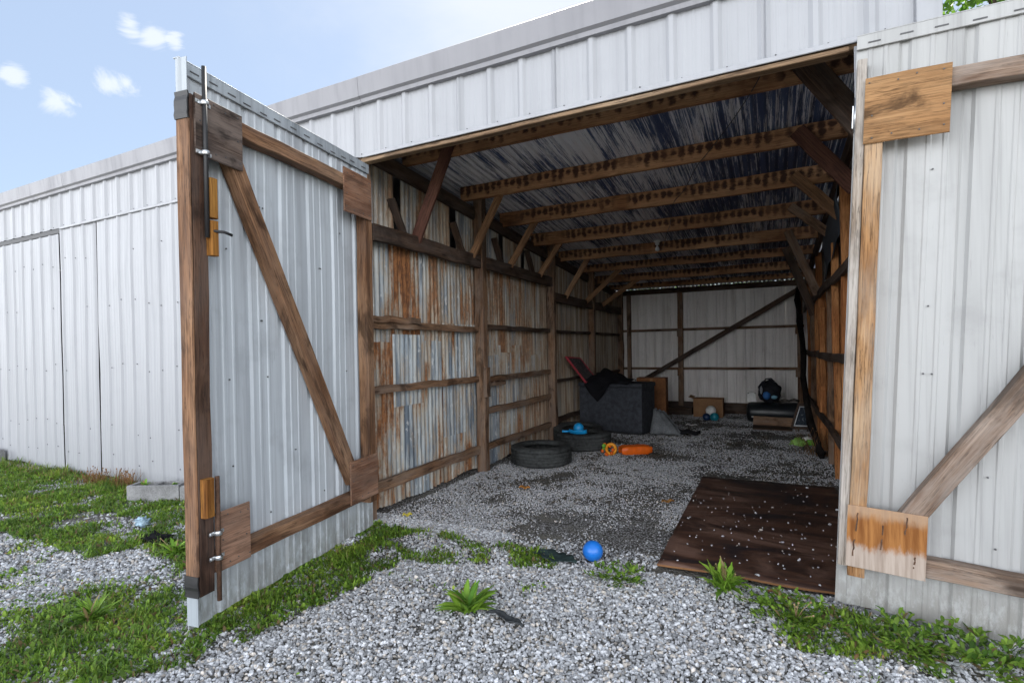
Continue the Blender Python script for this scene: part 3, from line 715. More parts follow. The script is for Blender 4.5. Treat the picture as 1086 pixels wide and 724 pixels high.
# back wall
for i, (a, b) in enumerate(((-3.3, -2.4), (-2.42, -1.5), (-1.52, -.6), (-.62, .3), (.28, .76))):
    ribbed(a, b, .22, 2.79, 12.33+.004*(i % 2), -3.0, .19, .02, .004, wav=.006, seed=20+i).build('back_panel', M['backw'], shed)
ribbed(-14.0, -3.3, .0, 2.85, 12.36, -3.0, .19, .02, .004, seed=31).build('back_panel', M['backw'], shed)
MB().timber((-3.3, 12.28, .12), (.7, 12.28, .12), .06, .24, segs=10, jit=.004).build('sill_board', M['dark'], shed)
MB().timber((-3.3, 12.31, 2.770), (.7, 12.31, 2.770), .025, .125, segs=10, jit=.001).build('top_plate', M['dark'], shed)
for z in (1.87, .99): MB().timber((-3.2, 12.26, z), (.6, 12.26, z), .045, .055, segs=10).build('wall_girt', M['brown'], shed)
for xx, wd in ((-3.0, .09), (-1.84, .11), (.52, .1)):
    MB().timber((xx, 12.2, -.05), (xx, 12.2, 2.7), wd, .08, (0, 1, 0), segs=8).build('wall_post', M['brown'], shed)
for z in (1.84, .96):
    MB().timber((-1.84, 12.14, z-.13), (-1.84, 12.14, z+.05), .13, .03, (0, 1, 0)).build('post_scab', M['brown'], shed)
    MB().timber((.50, 12.14, z-.14), (.50, 12.14, z+.05), .13, .03, (0, 1, 0)).build('post_scab', M['brown'], shed)
MB().timber((-3.0, 12.08, .52), (.54, 12.08, 2.63), .05, .10, (0, 0, 1), segs=10).build('diagonal_brace', M['dark'], shed)
trim('end_wall', [((-14.05, 3.5, 0), (-14.03, 12.3, 3.4))], M['white'])
for z, yy in ((3.0, 12.2),): pass

# ------------------------------------------------------------------ the two open door leaves
def door(P0, d, n, sag, left):
    d = Vector(d).normalized(); n = Vector(n).normalized(); P0 = Vector(P0); up_ = Vector((0, 0, 1))
    ds = d*math.cos(sag)-up_*math.sin(sag); us = up_*math.cos(sag)+d*math.sin(sag)
    T = lambda p: P0+ds*p.x+n*p.y+us*p.z
    s0 = .06 if left else -.02; Wd = 1.772; zt = 2.985 if left else 3.10; zb = 0.0
    # sheet: ribbed metal, ribs pressed outwards (away from the frame)
    mb = MB(); xs = []; x = s0; pit = .264
    prof = [(0, 0), (.05, 0), (.056, .004), (.07, .004), (.076, 0), (.118, 0), (.124, .004), (.138, .004), (.144, 0), (.186, 0), (.200, -.014), (.228, -.014), (.242, 0)]
    k = 0
    while s0+k*pit < Wd:
        for dx, h in prof:
            if s0+k*pit+dx < Wd: xs.append((s0+k*pit+dx, h))
        k += 1
    xs.append((Wd, 0)); nzv = 14; vs = []; ph = 2.0 if left else 5.0
    for (x, h) in xs:
        zb_ = zb+.006*math.sin(x*13+ph)+(.0 if left else .022*(1-math.exp(-x*2.5))*-1+.01)
        for j in range(nzv+1):
            t = j/nzv; z = zb_+(zt-zb_)*t
            vs.append((x, h+.006*mnoise.noise(Vector((x*1.6, z*1.3, ph)))-.01, z))
    fs = [[i*(nzv+1)+j, (i+1)*(nzv+1)+j, (i+1)*(nzv+1)+j+1, i*(nzv+1)+j+1] for i in range(len(xs)-1) for j in range(nzv)]
    mb.add(vs, fs)
    if left: # folded metal edge wrapped round the free side
        mb.timber((Wd+.002, .028, .03), (Wd+.002, .028, zt), .004, .075, (0, 1, 0), ch=0, segs=1, jit=0, mi=2)
    pts = [(random.choice(range(1, 6))*pit+s0+.1+random.uniform(-.03, .03), -.004, z) for z in (.45, .8, 1.3, 1.65, 2.05, 2.35) for _ in range(3)]
    screws(mb, pts, (0, 1, 0), .005)
    sheet = mb.xf(T).build('barn_door', [M['doorL'] if left else M['doorR'], M['screw'], M['doorLtop']], shed)
    def part(name, m, *tim, **kw):
        mb = MB()
        for t in tim: mb.timber(*t, **kw)
        if name == 'gusset_plate':   # nail heads along the plate edges
            (pa, pb, _, hh) = tim[0]; xa, xb = sorted((pa[0], pb[0])); zc = pa[2]
            pts = [(xa+(xb-xa)*q+random.uniform(-.012, .012), .1018, zc+sg*(hh/2-.03)+random.uniform(-.01, .01)) for q in (.08, .36, .64, .92) for sg in (-1, 1)]
            pts += [(xx+random.uniform(-.008, .008), .1018, zc+random.uniform(-.03, .03)) for xx in (xa+.03, xb-.03)]
            screws(mb, pts, (0, 1, 0), .0038)
        return mb.xf(T).build(name, [M[m], M['screw']], sheet)
    # top channel with slots
    mb = MB(); mb.box((s0, -.004, zt-.065), (Wd, .010, zt+.006), ch=.002)
    mb.box((s0, -.03, zt+.0062), (Wd, .010, zt+.012), ch=.001)
    x = s0+.05
    while x < Wd-.1:
        mb.box((x, .0105, zt-.044+.008*math.sin(x*9)), (x+.055, .013, zt-.037+.008*math.sin(x*9)), mi=1, ch=.0)
        x += random.uniform(.11, .15)
    mb.xf(T).build('top_channel', [M['doorLtop'] if left else M['doorR'], M['screw']], sheet)
    a, c = .001, .089
    if left:
        part('stile', 'doordark', ((1.735, .045, .19), (1.735, .045, 2.79), .088, .088, (0, 1, 0)), segs=10, jit=.002)
        part('edge_board', 'door', ((1.7845, .045, .30), (1.7845, .045, 2.66), .012, .088, (0, 1, 0)))
        part('stile', 'door', ((.195, .045, .24), (.195, .045, 2.80), .09, .088, (0, 1, 0)), segs=10)
        part('rail', 'door', ((.245, .044, 2.735), (1.688, .044, 2.735), .086, .088), segs=8)
        part('rail', 'door', ((.245, .044, .325), (1.688, .044, .325), .086, .088), segs=8)
        part('diagonal_brace', 'door', ((.40, .044, .45), (1.52, .044, 2.60), .084, .095, (0, 0, 1)), segs=8)
        part('gusset_plate', 'plydk', ((1.76, .096, 2.645), (1.46, .096, 2.645), .012, .315), segs=2)
        part('gusset_plate', 'plyL', ((.17, .096, 2.66), (.52, .096, 2.66), .012, .33), segs=2)
        part('gusset_plate', 'plyL', ((1.685, .096, .44), (1.46, .096, .44), .012, .32), segs=2)
        part('gusset_plate', 'plyL', ((.15, .096, .46), (.505, .096, .46), .012, .33), segs=2)
        part('edge_block', 'dkmetal', ((1.792, .045, 2.66), (1.792, .045, 2.80), .008, .09, (0, 1, 0)), ch=.001)
        part('edge_block', 'dkmetal', ((1.792, .045, .19), (1.792, .045, .30), .008, .09, (0, 1, 0)), ch=.001)
        for za, zb2 in ((2.17, 2.38), (1.97, 2.155)):
            mb = MB(); mb.timber((1.675, .105, za), (1.675, .105, zb2), .05, .045, (0, 1, 0), ch=.008, segs=1, jit=0); mb.xf(T).build('latch_block', M['block'], sheet)
        mb = MB(); mb.timber((1.745, .112, .60), (1.745, .112, .80), .06, .045, (0, 1, 0), ch=.009, segs=1, jit=0); mb.xf(T).build('latch_block', M['block'], sheet)
        rod = MB().tube([(1.718, .118, 2.06), (1.718, .118, 2.5), (1.718, .118, 2.95)], .012).xf(T).build('latch_rod', M['dkmetal'], sheet)
        MB().tube([(1.69, .118, 2.10), (1.64, .15, 2.10), (1.60, .16, 2.09)], .008).xf(T).build('rod_handle', M['dkmetal'], sheet)
        MB().tube([(1.69, .118, .14), (1.69, .118, .8)], .012).xf(T).build('latch_rod', M['rustbar'], sheet)
        for zz, sx in ((2.76, 1.718), (2.50, 1.718), (.50, 1.69), (.37, 1.69)):
            mb = MB(); mb.lathe([(.018, -.012), (.021, -.009), (.021, .009), (.018, .012)], (sx, .118, zz), 12)
            mb.box((sx-.045, .103, zz-.010), (sx+.045, .108, zz+.010), ch=.001)
            screws(mb, [(sx-.036, .108, zz), (sx+.036, .108, zz)], (0, 1, 0), .006, mi=0)
            mb.xf(T).build('rod_clamp', M['zinc'], sheet)
    else:
        part('stile', 'golden', ((.068, .045, .20), (.068, .045, 2.55), .078, .088, (0, 1, 0)), segs=12, jit=.0012)
        part('edge_board', 'bleach', ((.006, .04, .245), (.006, .04, 2.95), .044, .078, (0, 1, 0)), segs=12, jit=.001)
        part('stile', 'golden', ((1.70, .045, .24), (1.70, .045, 2.80), .09, .088, (0, 1, 0)), segs=10)
        part('rail', 'greywood', ((.11, .044, 2.765), (1.65, .044, 2.765), .086, .092), segs=8, jit=.002)
        part('rail', 'greywood', ((.11, .044, .315), (1.65, .044, .315), .086, .092), segs=8, jit=.002)
        part('diagonal_brace', 'greywood', ((.24, .044, .46), (1.52, .044, 2.68), .084, .10, (0, 0, 1)), segs=10, jit=.002)
        part('gusset_plate', 'plyR', ((.022, .096, 2.665), (.375, .096, 2.665), .012, .34), segs=2)
        mb = MB(); mb.timber((.02, .096, .42), (.36, .096, .42), .012, .33, segs=2, ch=.002)
        gg = mb.xf(T).build('gusset_plate', M['tide'], sheet)
        mb = MB()
        for (sx, zz, hh) in ((.06, .50, .10), (.17, .44, .13), (.27, .52, .09), (.31, .34, .06), (.05, .36, .09)):
            mb.timber((sx, .1035, zz-hh/2), (sx+.006, .1035, zz+hh/2), .006, .002, (0, 1, 0), ch=0)
        mb.xf(T).build('split_marks', M['rustbar'], gg)
        part('gusset_plate', 'plyR', ((1.40, .096, 2.665), (1.75, .096, 2.665), .012, .34), segs=2)
        part('gusset_plate', 'plyR', ((1.40, .096, .42), (1.75, .096, .42), .012, .33), segs=2)
        for zz in (2.68,):
            mb = MB(); mb.tube([(-.012, .03, zz-.09), (-.012, .03, zz+.09)], .012); mb.box((-.03, .0, zz-.06), (.012, .006, zz+.06), ch=.001)
            mb.xf(T).build('strap_hinge', M['zinc'] if zz > 2 else M['rustbar'], sheet)
    return sheet
door((-3.0, 3.42, .05), (.142, -.99, 0), (.99, .142, 0), 0.0, True)
ang = R(-5)
door((.32, 3.40, .05), (math.cos(ang), math.sin(ang), 0), (math.sin(ang), -math.cos(ang), 0), R(2.5), False)

# ------------------------------------------------------------------ things inside
M['rubber'] = simple('old_tyre_rubber', (.045, .048, .048), .85, .3, .5, 25, bmp=.4)
def tyre(loc, label, rx=0, ry=0, Ro=.345, src=[None]):
    if src[0] is None:
        mb = MB(); wh = .11; pr = []
        pr += [(.205, -.075), (.215, -.098), (.26, -.112), (.30, -.108), (.325, -.098)]
        for zc in (-.085, -.05, -.02, .02, .05, .085): pass
        z = -.09
        for g0, g1 in ((-.055, -.047), (-.02, -.012), (.012, .02), (.047, .055)):
            pr += [(Ro, z+.0), (Ro, g0), (Ro-.012, g0+.001), (Ro-.012, g1-.001), (Ro, g1)]; z = g1+.004
        pr += [(Ro, .09), (.325, .098), (.30, .108), (.26, .112), (.215, .098), (.205, .075), (.215, .06), (.31, .075), (.325, 0), (.31, -.075), (.215, -.06)]
        n_ = len(pr)
        def rf(r, z, k, i):
            if r >= Ro-.001 and (abs(z) > .05) and (k % 3 == 0): return r-.009
            return r
        mb.lathe(pr, (0, 0, 0), 96, closed=True, rfun=rf); mb.xf(lambda p: Vector((p.x*1.15, p.y*1.15, (p.z+.112)*1.1)))
        src[0] = mb.build('tyre', M['rubber']); o = src[0]
    else: o = src[0].copy(); COL.objects.link(o)
    o.location = loc; o.rotation_euler = (rx, ry, random.random()*6)
    return tag(o, label, 'tyre', 'old tyres lying by the left wall')
tyre((-2.72, 6.26, .0), 'black car tyre lying flat on the gravel, nearest to the entrance', 0, 0)
tyre((-2.52, 7.42, .0), 'black car tyre lying flat before the charcoal chest with a blue scoop on it', R(2), 0)
tyre((-2.82, 7.98, .0), 'black car tyre lying against the left wall, hidden mostly behind the other two tyres', 0, R(-4))

def blob(c, r, seg=(24, 16), squash=(1, 1, 1), nz_amp=0, nz_s=3, mi=0, mb=None):
    mb = mb or MB(); nu, nv = seg
    def P(u, v):
        th = u*2*math.pi; ph = v*math.pi; p = Vector((math.cos(th)*math.sin(ph), math.sin(th)*math.sin(ph), math.cos(ph)))
        k = r*(1+nz_amp*mnoise.noise(p*nz_s+Vector(c)*3)); return (c[0]+p.x*k*squash[0], c[1]+p.y*k*squash[1], c[2]+p.z*k*squash[2])
    return mb.grid(P, nu, nv, mi)
M['blue'] = simple('blue_plastic', (.012, .16, .60), .35, .5, .08, 20, bmp=.03)
M['cyan'] = simple('light_blue_plastic', (.01, .28, .62), .35, .5, .08, 20, bmp=.03)
tag(blob((-1.14, 3.50, .073), .071, (32, 20)).build('toy_ball', M['blue']), 'plain blue rubber ball on the ground outside, just left of the plywood sheet', 'ball', 'toy balls')
tag(blob((-2.53, 7.20, .33), .075, (28, 18)).build('toy_ball', M['cyan']), 'light blue ball cupped in a plastic toy scoop on top of a tyre', 'ball', 'toy balls')
sc_ = thing('toy_scoop', 'light blue curved plastic toy scoop resting on the tyre under a ball', 'toy', (-2.52, 7.15, .25))
mb = MB(); mb.grid(lambda u, v: (-2.52+(.13)*math.cos(math.pi*(1.05+u*.95)), 7.15+.10*math.sin(math.pi*(1.05+u*.95))*(.6+.4*v), .258+.055*v+.02*abs(u-.5)), 16, 4); mb.build('scoop_bowl', M['cyan'], sc_, solid=.01)
mb = MB(); mb.tube([(-2.64, 7.13, .29), (-2.70, 7.09, .285), (-2.74, 7.08, .29)], [.018, .016, .02]); mb.build('handle', M['cyan'], sc_)

M['orange_p'] = simple('orange_plastic', (.75, .13, .01), .4, .4, .12, 20, bmp=.05)
M['yellow_p'] = simple('yellow_orange_plastic', (.8, .30, .01), .45, .4, .25, 35, bmp=.1)
M['lime'] = simple('lime_plastic', (.15, .4, .04), .5, .4)
ot = thing('orange_toy', 'bright orange plastic toy with a yellow and green front end lying on the gravel', 'toy', (-1.82, 7.2, 0))
def bodyP(u, v):
    t = u*2*math.pi; k = .5-.5*math.cos(math.pi*min(1, v*6)) if v < 1/6 else (.5-.5*math.cos(math.pi*min(1, (1-v)*6)) if v > 5/6 else 1)
    x = -1.90+v*.36; y = 7.12+v*.25; rr = .082*(.75+.25*k)*(1+.10*mnoise.noise(Vector((math.cos(t)*2, math.sin(t)*2, v*7))))
    cx = math.copysign(abs(math.cos(t))**.55, math.cos(t)); cz = math.copysign(abs(math.sin(t))**.55, math.sin(t))
    cz = cz*(1-.45*math.exp(-((cx-.0)/.5)**2)) if cz > 0 else cz
    return (x-cx*rr*.7, y+cx*rr*1.0, .068+cz*rr*.8)
MB().grid(bodyP, 24, 20).build('toy_body', M['orange_p'], ot)
mb = MB(); mb.lathe([(.05, -.02), (.085, -.02), (.09, 0), (.085, .02), (.05, .02)], (0, 0, 0), 20, closed=True, axis='Y')
mb.xf(lambda p: Vector((-2.00+p.x*.9, 7.02+p.y+p.x*.2, .095+p.z))); mb.build('toy_ring', M['yellow_p'], ot)
mb = MB()
for k in range(9):
    a_ = k*.7; blob((-2.03+.06*math.cos(a_)-.03*(k % 2), 7.0+.03*math.sin(a_), .09+.07*math.sin(a_)), .024, (8, 6), (1, 1, 1), .2, mb=mb)
mb.build('toy_knobs', M['orange_p'], ot)
mb = blob((-2.09, 6.98, .14), .03, (8, 6)); blob((-2.10, 7.0, .10), .022, (8, 6), mb=mb); mb.build('toy_leaves', M['lime'], ot)

# charcoal chest
M['char'] = simple('charcoal_fabric', (.048, .052, .062), .9, .2, .3, 120, bmp=.3)
ch = thing('storage_chest', 'large charcoal fabric covered chest standing against the left wall', 'chest', (-2.55, 9.0, 0))
def rot_about(mb, c, a): 
    ca, sa = math.cos(a), math.sin(a); return mb.xf(lambda p: Vector((c[0]+(p.x-c[0])*ca-(p.y-c[1])*sa, c[1]+(p.x-c[0])*sa+(p.y-c[1])*ca, p.z)))
cc = (-2.5, 9.0)
rot_about(MB().box((-3.10, 8.85, .03), (-1.93, 9.45, .80), ch=.018), cc, R(-9)).build('chest_body', M['char'], ch)
rot_about(MB().box((-3.115, 8.835, .803), (-1.915, 9.465, .875), ch=.02), cc, R(-9)).build('chest_lid', M['char'], ch)
rot_about(MB().box((-3.08, 8.87, 0), (-1.95, 9.43, .029), ch=.003), cc, R(-9)).build('chest_base', M['dkmetal'], ch)
# black cloth over it
M['blackcl'] = simple('black_cloth', (.009, .009, .011), .95, .1, .3, 50, bmp=.5)
def clothP(u, v):
    x = -2.98+u*.82; s_ = v*1.25
    hump = .03+.21*math.exp(-((u-.42)/.33)**2)*(1-.25*math.sin(u*9)**2)
    fall = max(0, s_-.75); lim = .35*max(0, 1-abs(u-.27)/.33)
    yb = 9.30-.155*(x+2.5)
    if s_ < .75:
        y = yb-s_/.75*.5; z = .885+hump*math.sin(math.pi*min(1, s_/.75*.9+.1))**.6
    else:
        y = yb-.5-.035-.02*math.sin(u*14); z = .895-min(fall/.5, 1)*lim-.01
    return (x+.01*math.sin(v*20), y+.015*mnoise.noise(Vector((u*8, v*8, 0))), z+.03*mnoise.noise(Vector((u*6, v*6, 3))))
tag(MB().grid(clothP, 40, 40).build('black_cloth', M['blackcl'], solid=.012), 'rumpled black cloth heaped on the charcoal chest and hanging over its front', 'cloth')
# red framed panel leaning on the wall
M['redf'] = simple('pinkish_red_frame', (.42, .05, .07), .5, .4)
def screenm():
    m, T, b = newmat('scratched_dark_panel', .5, .5); p = T.n('ShaderNodeTexCoord', out='Object')
    k = T.noise(T.scale(p, 40, 14, 22), 1, 5, .7, 1.5); T.set(b.inputs['Base Color'], T.mix(T.step(k, .56, .62), (.02, .02, .024), (.3, .22, .24))); return m
A_, B_, C_ = Vector((-3.17, 8.42, 1.34)), Vector((-3.17, 9.15, 1.30)), Vector((-2.95, 8.80, .885))
e1 = (B_-A_); e2 = (C_-A_); e1n = e1.normalized(); e2 = e2-e1n*e2.dot(e1n)*.0; D_ = B_+e2
fr = thing('framed_panel', 'dark scratched panel with a pinkish red frame leaning above the charcoal chest', 'panel', tuple((C_+D_)/2))
mb = MB()
for p, q in ((A_, B_), (C_, D_), (A_, C_), (B_, D_)): mb.timber(p, q, .025, .03, (0, 0, 1), ch=.003)
mb.build('frame', M['redf'], fr)
nn = e1.cross(e2).normalized()*.006; mb = MB(); mb.add([A_+nn, B_+nn, D_+nn, C_+nn, A_-nn, B_-nn, D_-nn, C_-nn], [[0, 1, 2, 3], [4, 5, 6, 7], [0, 1, 5, 4], [1, 2, 6, 5], [2, 3, 7, 6], [3, 0, 4, 7]]); mb.build('panel_sheet', screenm(), fr)

M['card'] = simple('brown_cardboard', (.30, .165, .085), .85, .2, .15, 40)
M['card2'] = simple('dull_brown_board', (.20, .085, .035), .8, .2, .2, 20)
# tall brown carton behind the chest
tb = thing('tall_carton', 'tall reddish brown carton standing between the charcoal chest and the back wall', 'box', (-2.05, 10.1, 0))
rot_about(MB().box((-2.34, 10.0, 0), (-1.80, 10.4, .90), ch=.006), (-2, 10.2), R(4)).build('carton_body', M['card2'], tb)
rot_about(MB().box((-2.09, 9.994, .02), (-2.04, 9.999, .89), ch=0), (-2, 10.2), R(4)).build('tape', M['card'], tb)
# grey cushion
M['greycl'] = simple('grey_canvas', (.17, .18, .19), .9, .2, .25, 45, bmp=.3)
mb = MB()
def cush(u, v):
    # from upper left edge sloping to ground at the right
    x0, z0 = -1.83, .36; x1, z1 = -1.42, .05
    th = v*2*math.pi; tt = .055*math.sin(math.pi*min(max(u, .02), .98))**.4
    cx = x0+(x1-x0)*u; cz = z0+(z1-z0)*u**1.2; yy = 9.10+.17*math.cos(th); k = math.sin(th)*tt
    return (cx+k*.6+.03*math.cos(th)*0, yy-.1*u, max(.01, cz-.02+k*.8+.01*math.sin(u*15)))
def cush2(u, v):
    P0, P1, P2, P3 = Vector((-1.86, 8.90, .02)), Vector((-1.36, 8.95, .02)), Vector((-1.84, 9.12, .42)), Vector((-1.66, 9.15, .36))
    a_ = P0.lerp(P1, u); b_ = P2.lerp(P3, u); p = a_.lerp(b_, v); nb = (1-abs(2*u-1)**3)*(1-abs(2*v-1)**3)
    return p+Vector((0, -.09*nb, .01*math.sin(u*18+v*6)))
mb.grid(cush2, 14, 14); mb.grid(lambda u, v: Vector(cush2(u, v))*Vector((1, 0, 1)).x+Vector((0, .12+.1*(1-abs(2*u-1)**3)*(1-abs(2*v-1)**3), 0)), 14, 14)
tag(mb.build('canvas_cushion', M['greycl'], solid=.01), 'creased grey canvas cushion slumped against the right side of the charcoal chest', 'cushion')
mb = MB(); mb.grid(lambda u, v: (-1.55+u*.45, 9.0+v*.35, .02+.035*math.sin(u*7+v*4)**2+.02*(1-u)), 12, 10); tag(mb.build('dark_rag', simple('dark_rag_cloth', (.03, .03, .035), .95, .1), solid=.008), 'flat dark rag on the ground beside the grey canvas cushion', 'rag')
# open carton at the back wall
ob = thing('open_carton', 'brown cardboard box with open flaps at the foot of the back wall', 'box', (-1.2, 11.7, 0))
mb = MB(); x0, x1, y0, y1, h = -1.50, -.92, 11.55, 11.95, .38
for a, b in (((x0, y0, 0), (x1, y0+.008, h)), ((x0, y1-.008, 0), (x1, y1, h)), ((x0, y0+.009, 0), (x0+.008, y1-.009, h)), ((x1-.008, y0+.009, 0), (x1, y1-.009, h)), ((x0+.009, y0+.009, 0), (x1-.009, y1-.009, .008))): mb.box(a, b, ch=.001)
mb.build('carton_body', M['card'], ob)
mb = MB(); mb.timber((x0, y0-.04, h+.02), (x1, y0-.04, h+.02), .10, .006, (0, .3, 1), ch=0); mb.build('carton_flap', M['card'], ob)
mb = MB(); mb.timber((x0-.05, y0, h+.02), (x0-.05, y1, h+.03), .10, .006, (.3, 0, 1), ch=0); mb.build('carton_flap', M['card'], ob)
tag(MB().box((-2.2, 11.75, 0), (-1.56, 12.1, .16), ch=.006).build('wood_plank', M['dark']), 'dark plank on the ground left of the open cardboard box by the back wall', 'plank')
M['wht'] = simple('white_plastic', (.7, .7, .68), .5, .4, .12, 20)
mb = blob((-1.11, 11.12, .19), .10, (20, 14)); tag(mb.build('toy_ball', M['wht']), 'off white ball in front of the open cardboard box', 'ball', 'toy balls')
mb = blob((-1.03, 10.98, .085), .085, (20, 14)); tag(mb.build('toy_ball', simple('teal_plastic', (.01, .2, .27), .4, .5)), 'teal ball on the ground in front of the open cardboard box', 'ball', 'toy balls')
mb = blob((-1.18, 11.0, .075), .075, (20, 14)); tag(mb.build('toy_ball', simple('navy_plastic', (.01, .03, .09), .4, .5)), 'dark navy ball left of the teal ball near the cardboard box', 'ball', 'toy balls')
# black rolled mattress
M['vinyl'] = simple('black_vinyl', (.014, .018, .022), .38, .5, .3, 12, bmp=.15)
mt = thing('rolled_mattress', 'fat black vinyl roll lying along the back wall', 'mattress', (0, 11.1, 0))
prf = [(0.0, -.47), (.13, -.47), (.185, -.44), (.2, -.38), (.205, -.1), (.2, .1), (.205, .38), (.185, .46), (.13, .49), (0.0, .49)]
mb = MB(); mb.lathe(prf, (0, 0, 0), 28, axis='X'); mb.xf(lambda p: Vector((p.x+.02, 11.1+p.y*1.1, .2+p.z*.97+.008*mnoise.noise(p*8)))); mb.build('roll', M['vinyl'], mt)
MB().box((-.36, 10.868, .12), (-.22, 10.874, .145), ch=.0).build('label_strip', M['wht'], mt)
wb = tag(MB().box((-.44, 11.05, .40), (-.28, 11.2, .56), ch=.008).box((-.40, 11.09, .5605), (-.32, 11.16, .59), ch=.006).build('white_jug', M['wht']), 'small white container standing on the left end of the black vinyl roll', 'container')
bp = thing('backpack', 'black backpack with light blue front patches on top of the black vinyl roll', 'backpack', (-.05, 11.1, .4))
blob((-.05, 11.12, .60), .2, (28, 20), (.95, .75, 1.05), .25, 2.5).build('bag_body', simple('black_nylon', (.012, .013, .018), .7, .3), bp)
blob((-.10, 10.985, .53), .085, (16, 12), (.75, .4, .9), .2).build('front_pocket', simple('blue_nylon', (.03, .13, .36), .6, .3), bp)
blob((.03, 10.99, .50), .06, (16, 12), (.9, .4, .6), .2).build('side_patch', simple('pale_blue_nylon', (.2, .42, .55), .6, .3), bp)
blob((-.19, 11.02, .63), .05, (12, 10), (.5, .5, 1.5), .2).build('side_patch', simple('grey_nylon', (.3, .32, .35), .6, .3), bp)
MB().tube([(-.14, 11.08, .78), (-.11, 11.06, .84), (-.02, 11.05, .85), (.04, 11.07, .79)], .014).build('top_handle', M['dkmetal'], bp)
mb = MB(); mb.tube([(.12, 11.05, .42), (.2, 11.0, .45), (.28, 11.05, .43), (.36, 11.0, .46), (.44, 11.1, .43)], [.02, .035, .02, .03, .02])
tag(mb.build('rag_bundle', simple('dull_rag', (.10, .09, .08), .9, .2, .5, 30)), 'crumpled dull rag lying on the right end of the black vinyl roll', 'rag')
# low frame in front of the roll
lf = thing('wooden_tray', 'low dark brown wooden tray in front of the black vinyl roll', 'tray', (0, 10.5, 0))
mb = MB(); mb.timber((-.32, 10.62, .10), (.32, 10.50, .10), .03, .16, (0, .3, 1)); mb.build('tray_side', M['brown'], lf)
mb = MB(); mb.timber((-.32, 10.3, .02), (.30, 10.3, .02), .5, .02, (0, 0, 1)); mb.build('tray_bottom', M['dark'], lf)
# leaning picture
def picm():
    m, T, b = newmat('dark_picture_glass', .25, .5); p = T.n('ShaderNodeTexCoord', out='Object')
    k = T.noise(T.scale(p, 12, 12, 6), 1, 4, .6, 2.5); T.set(b.inputs['Base Color'], T.mix(T.step(k, .52, .66), (.02, .03, .045), (.12, .15, .18))); return m
pf = thing('picture_frame', 'dark picture frame with a pale inner border leaning by the right wall', 'picture', (.45, 10.4, 0))
def PT(p): return Vector((.27+p.x*.34+p.z*.13, 10.36+p.z*.14+p.x*.02+p.y, .01+p.z*.44))
for nm, a_, b_, m, th in (('frame', 0, 1, 'dark', .03), ('mat_border', .13, .87, 'zinc', .022)):
    mb = MB(); q = [(a_, 0, a_*.9), (b_, 0, a_*.9), (b_, 0, 1-a_*.9), (a_, 0, 1-a_*.9)]; t_ = .10 if nm == 'frame' else .035
    def ring(o_): return [(a_+o_, a_*.9+o_), (b_-o_, a_*.9+o_), (b_-o_, 1-a_*.9-o_), (a_+o_, 1-a_*.9-o_)]
    vs = []
    for yy in (-th, .0): 
        for o_ in (0, t_): vs += [PT(Vector((x, yy, z))) for x, z in ring(o_)]
    fs = []
    for i in range(4):
        j = (i+1) % 4; fs += [[i, j, 4+j, 4+i], [8+i, 8+j, 12+j, 12+i], [i, j, 8+j, 8+i], [4+i, 4+j, 12+j, 12+i]]
    mb.add(vs, fs); mb.build(nm, M['zinc'] if m == 'zinc' else M['dark'], pf)
mb = MB(); qs = [(.05, .05), (.95, .05), (.95, .95), (.05, .95)]
mb.add([PT(Vector((x, -.012, z))) for x, z in qs]+[PT(Vector((x, -.004, z))) for x, z in qs], [[0, 1, 2, 3], [4, 5, 6, 7], [0, 1, 5, 4], [1, 2, 6, 5], [2, 3, 7, 6], [3, 0, 4, 7]]); mb.build('picture', picm(), pf)
# green and white litter
gl = thing('crumpled_bag', 'crumpled lime green and white plastic bag on the gravel near the right wall', 'litter', (.42, 8.8, 0))
mb = blob((.34, 8.75, .05), .085, (18, 12), (1.2, 1, .6), .9, 3); mb.build('bag_body', simple('lime_film', (.25, .45, .10), .4, .5, .4, 25), gl)
mb = blob((.46, 8.82, .08), .055, (14, 10), (1.2, 1, .7), .9, 3); mb.build('bag_neck', M['wht'], gl)
mb = blob((.52, 8.78, .05), .06, (14, 10), (1.2, 1, .6), .9, 3); mb.build('bag_fold', M['lime'], gl)
# hanging dark netting at the right back
mb = MB(); pts = [(.50, 12.0, 2.62), (.49, 11.7, 2.3), (.50, 11.2, 1.95), (.50, 10.6, 1.6), (.50, 10.0, 1.25), (.49, 9.6, .95), (.48, 9.1, .65), (.50, 8.5, .38), (.55, 8.0, .16), (.58, 7.8, .03)]
for k in range(5):
    off = Vector((random.uniform(-.03, .03), random.uniform(-.05, .05), random.uniform(-.05, .05)))
    mb.tube([Vector(p)+off+Vector((random.uniform(-.02, .02), 0, random.uniform(-.03, .03))) for p in pts], [random.uniform(.02, .045) for _ in pts], 6)
tag(mb.build('hanging_netting', simple('black_netting', (.018, .015, .014), .95, .1, .4, 50, bmp=.8)), 'bundle of black netting sagging from the back corner down the right wall', 'netting')
# porcelain lamp holder with a bulb, on the fifth beam
lb = thing('bulb_holder', 'small white porcelain lamp holder hanging under a ceiling beam', 'lamp', (-1.59, 8.36, 3.15))
MB().lathe([(0, 0), (.055, 0), (.055, -.02), (.035, -.035), (.03, -.07), (0, -.07)], (-1.59, 8.355, 3.16), 20).build('holder_body', M['wht'], lb)
gm, GT, gb = newmat('bulb_glass', .15, .5); gb.inputs['Base Color'].default_value = (.75, .76, .78, 1)
MB().lathe([(.012, .0), (.014, -.02), (.03, -.05), (.034, -.07), (.028, -.09), (0, -.104)], (-1.59, 8.355, 3.09), 20).build('glass_bulb', gm, lb)
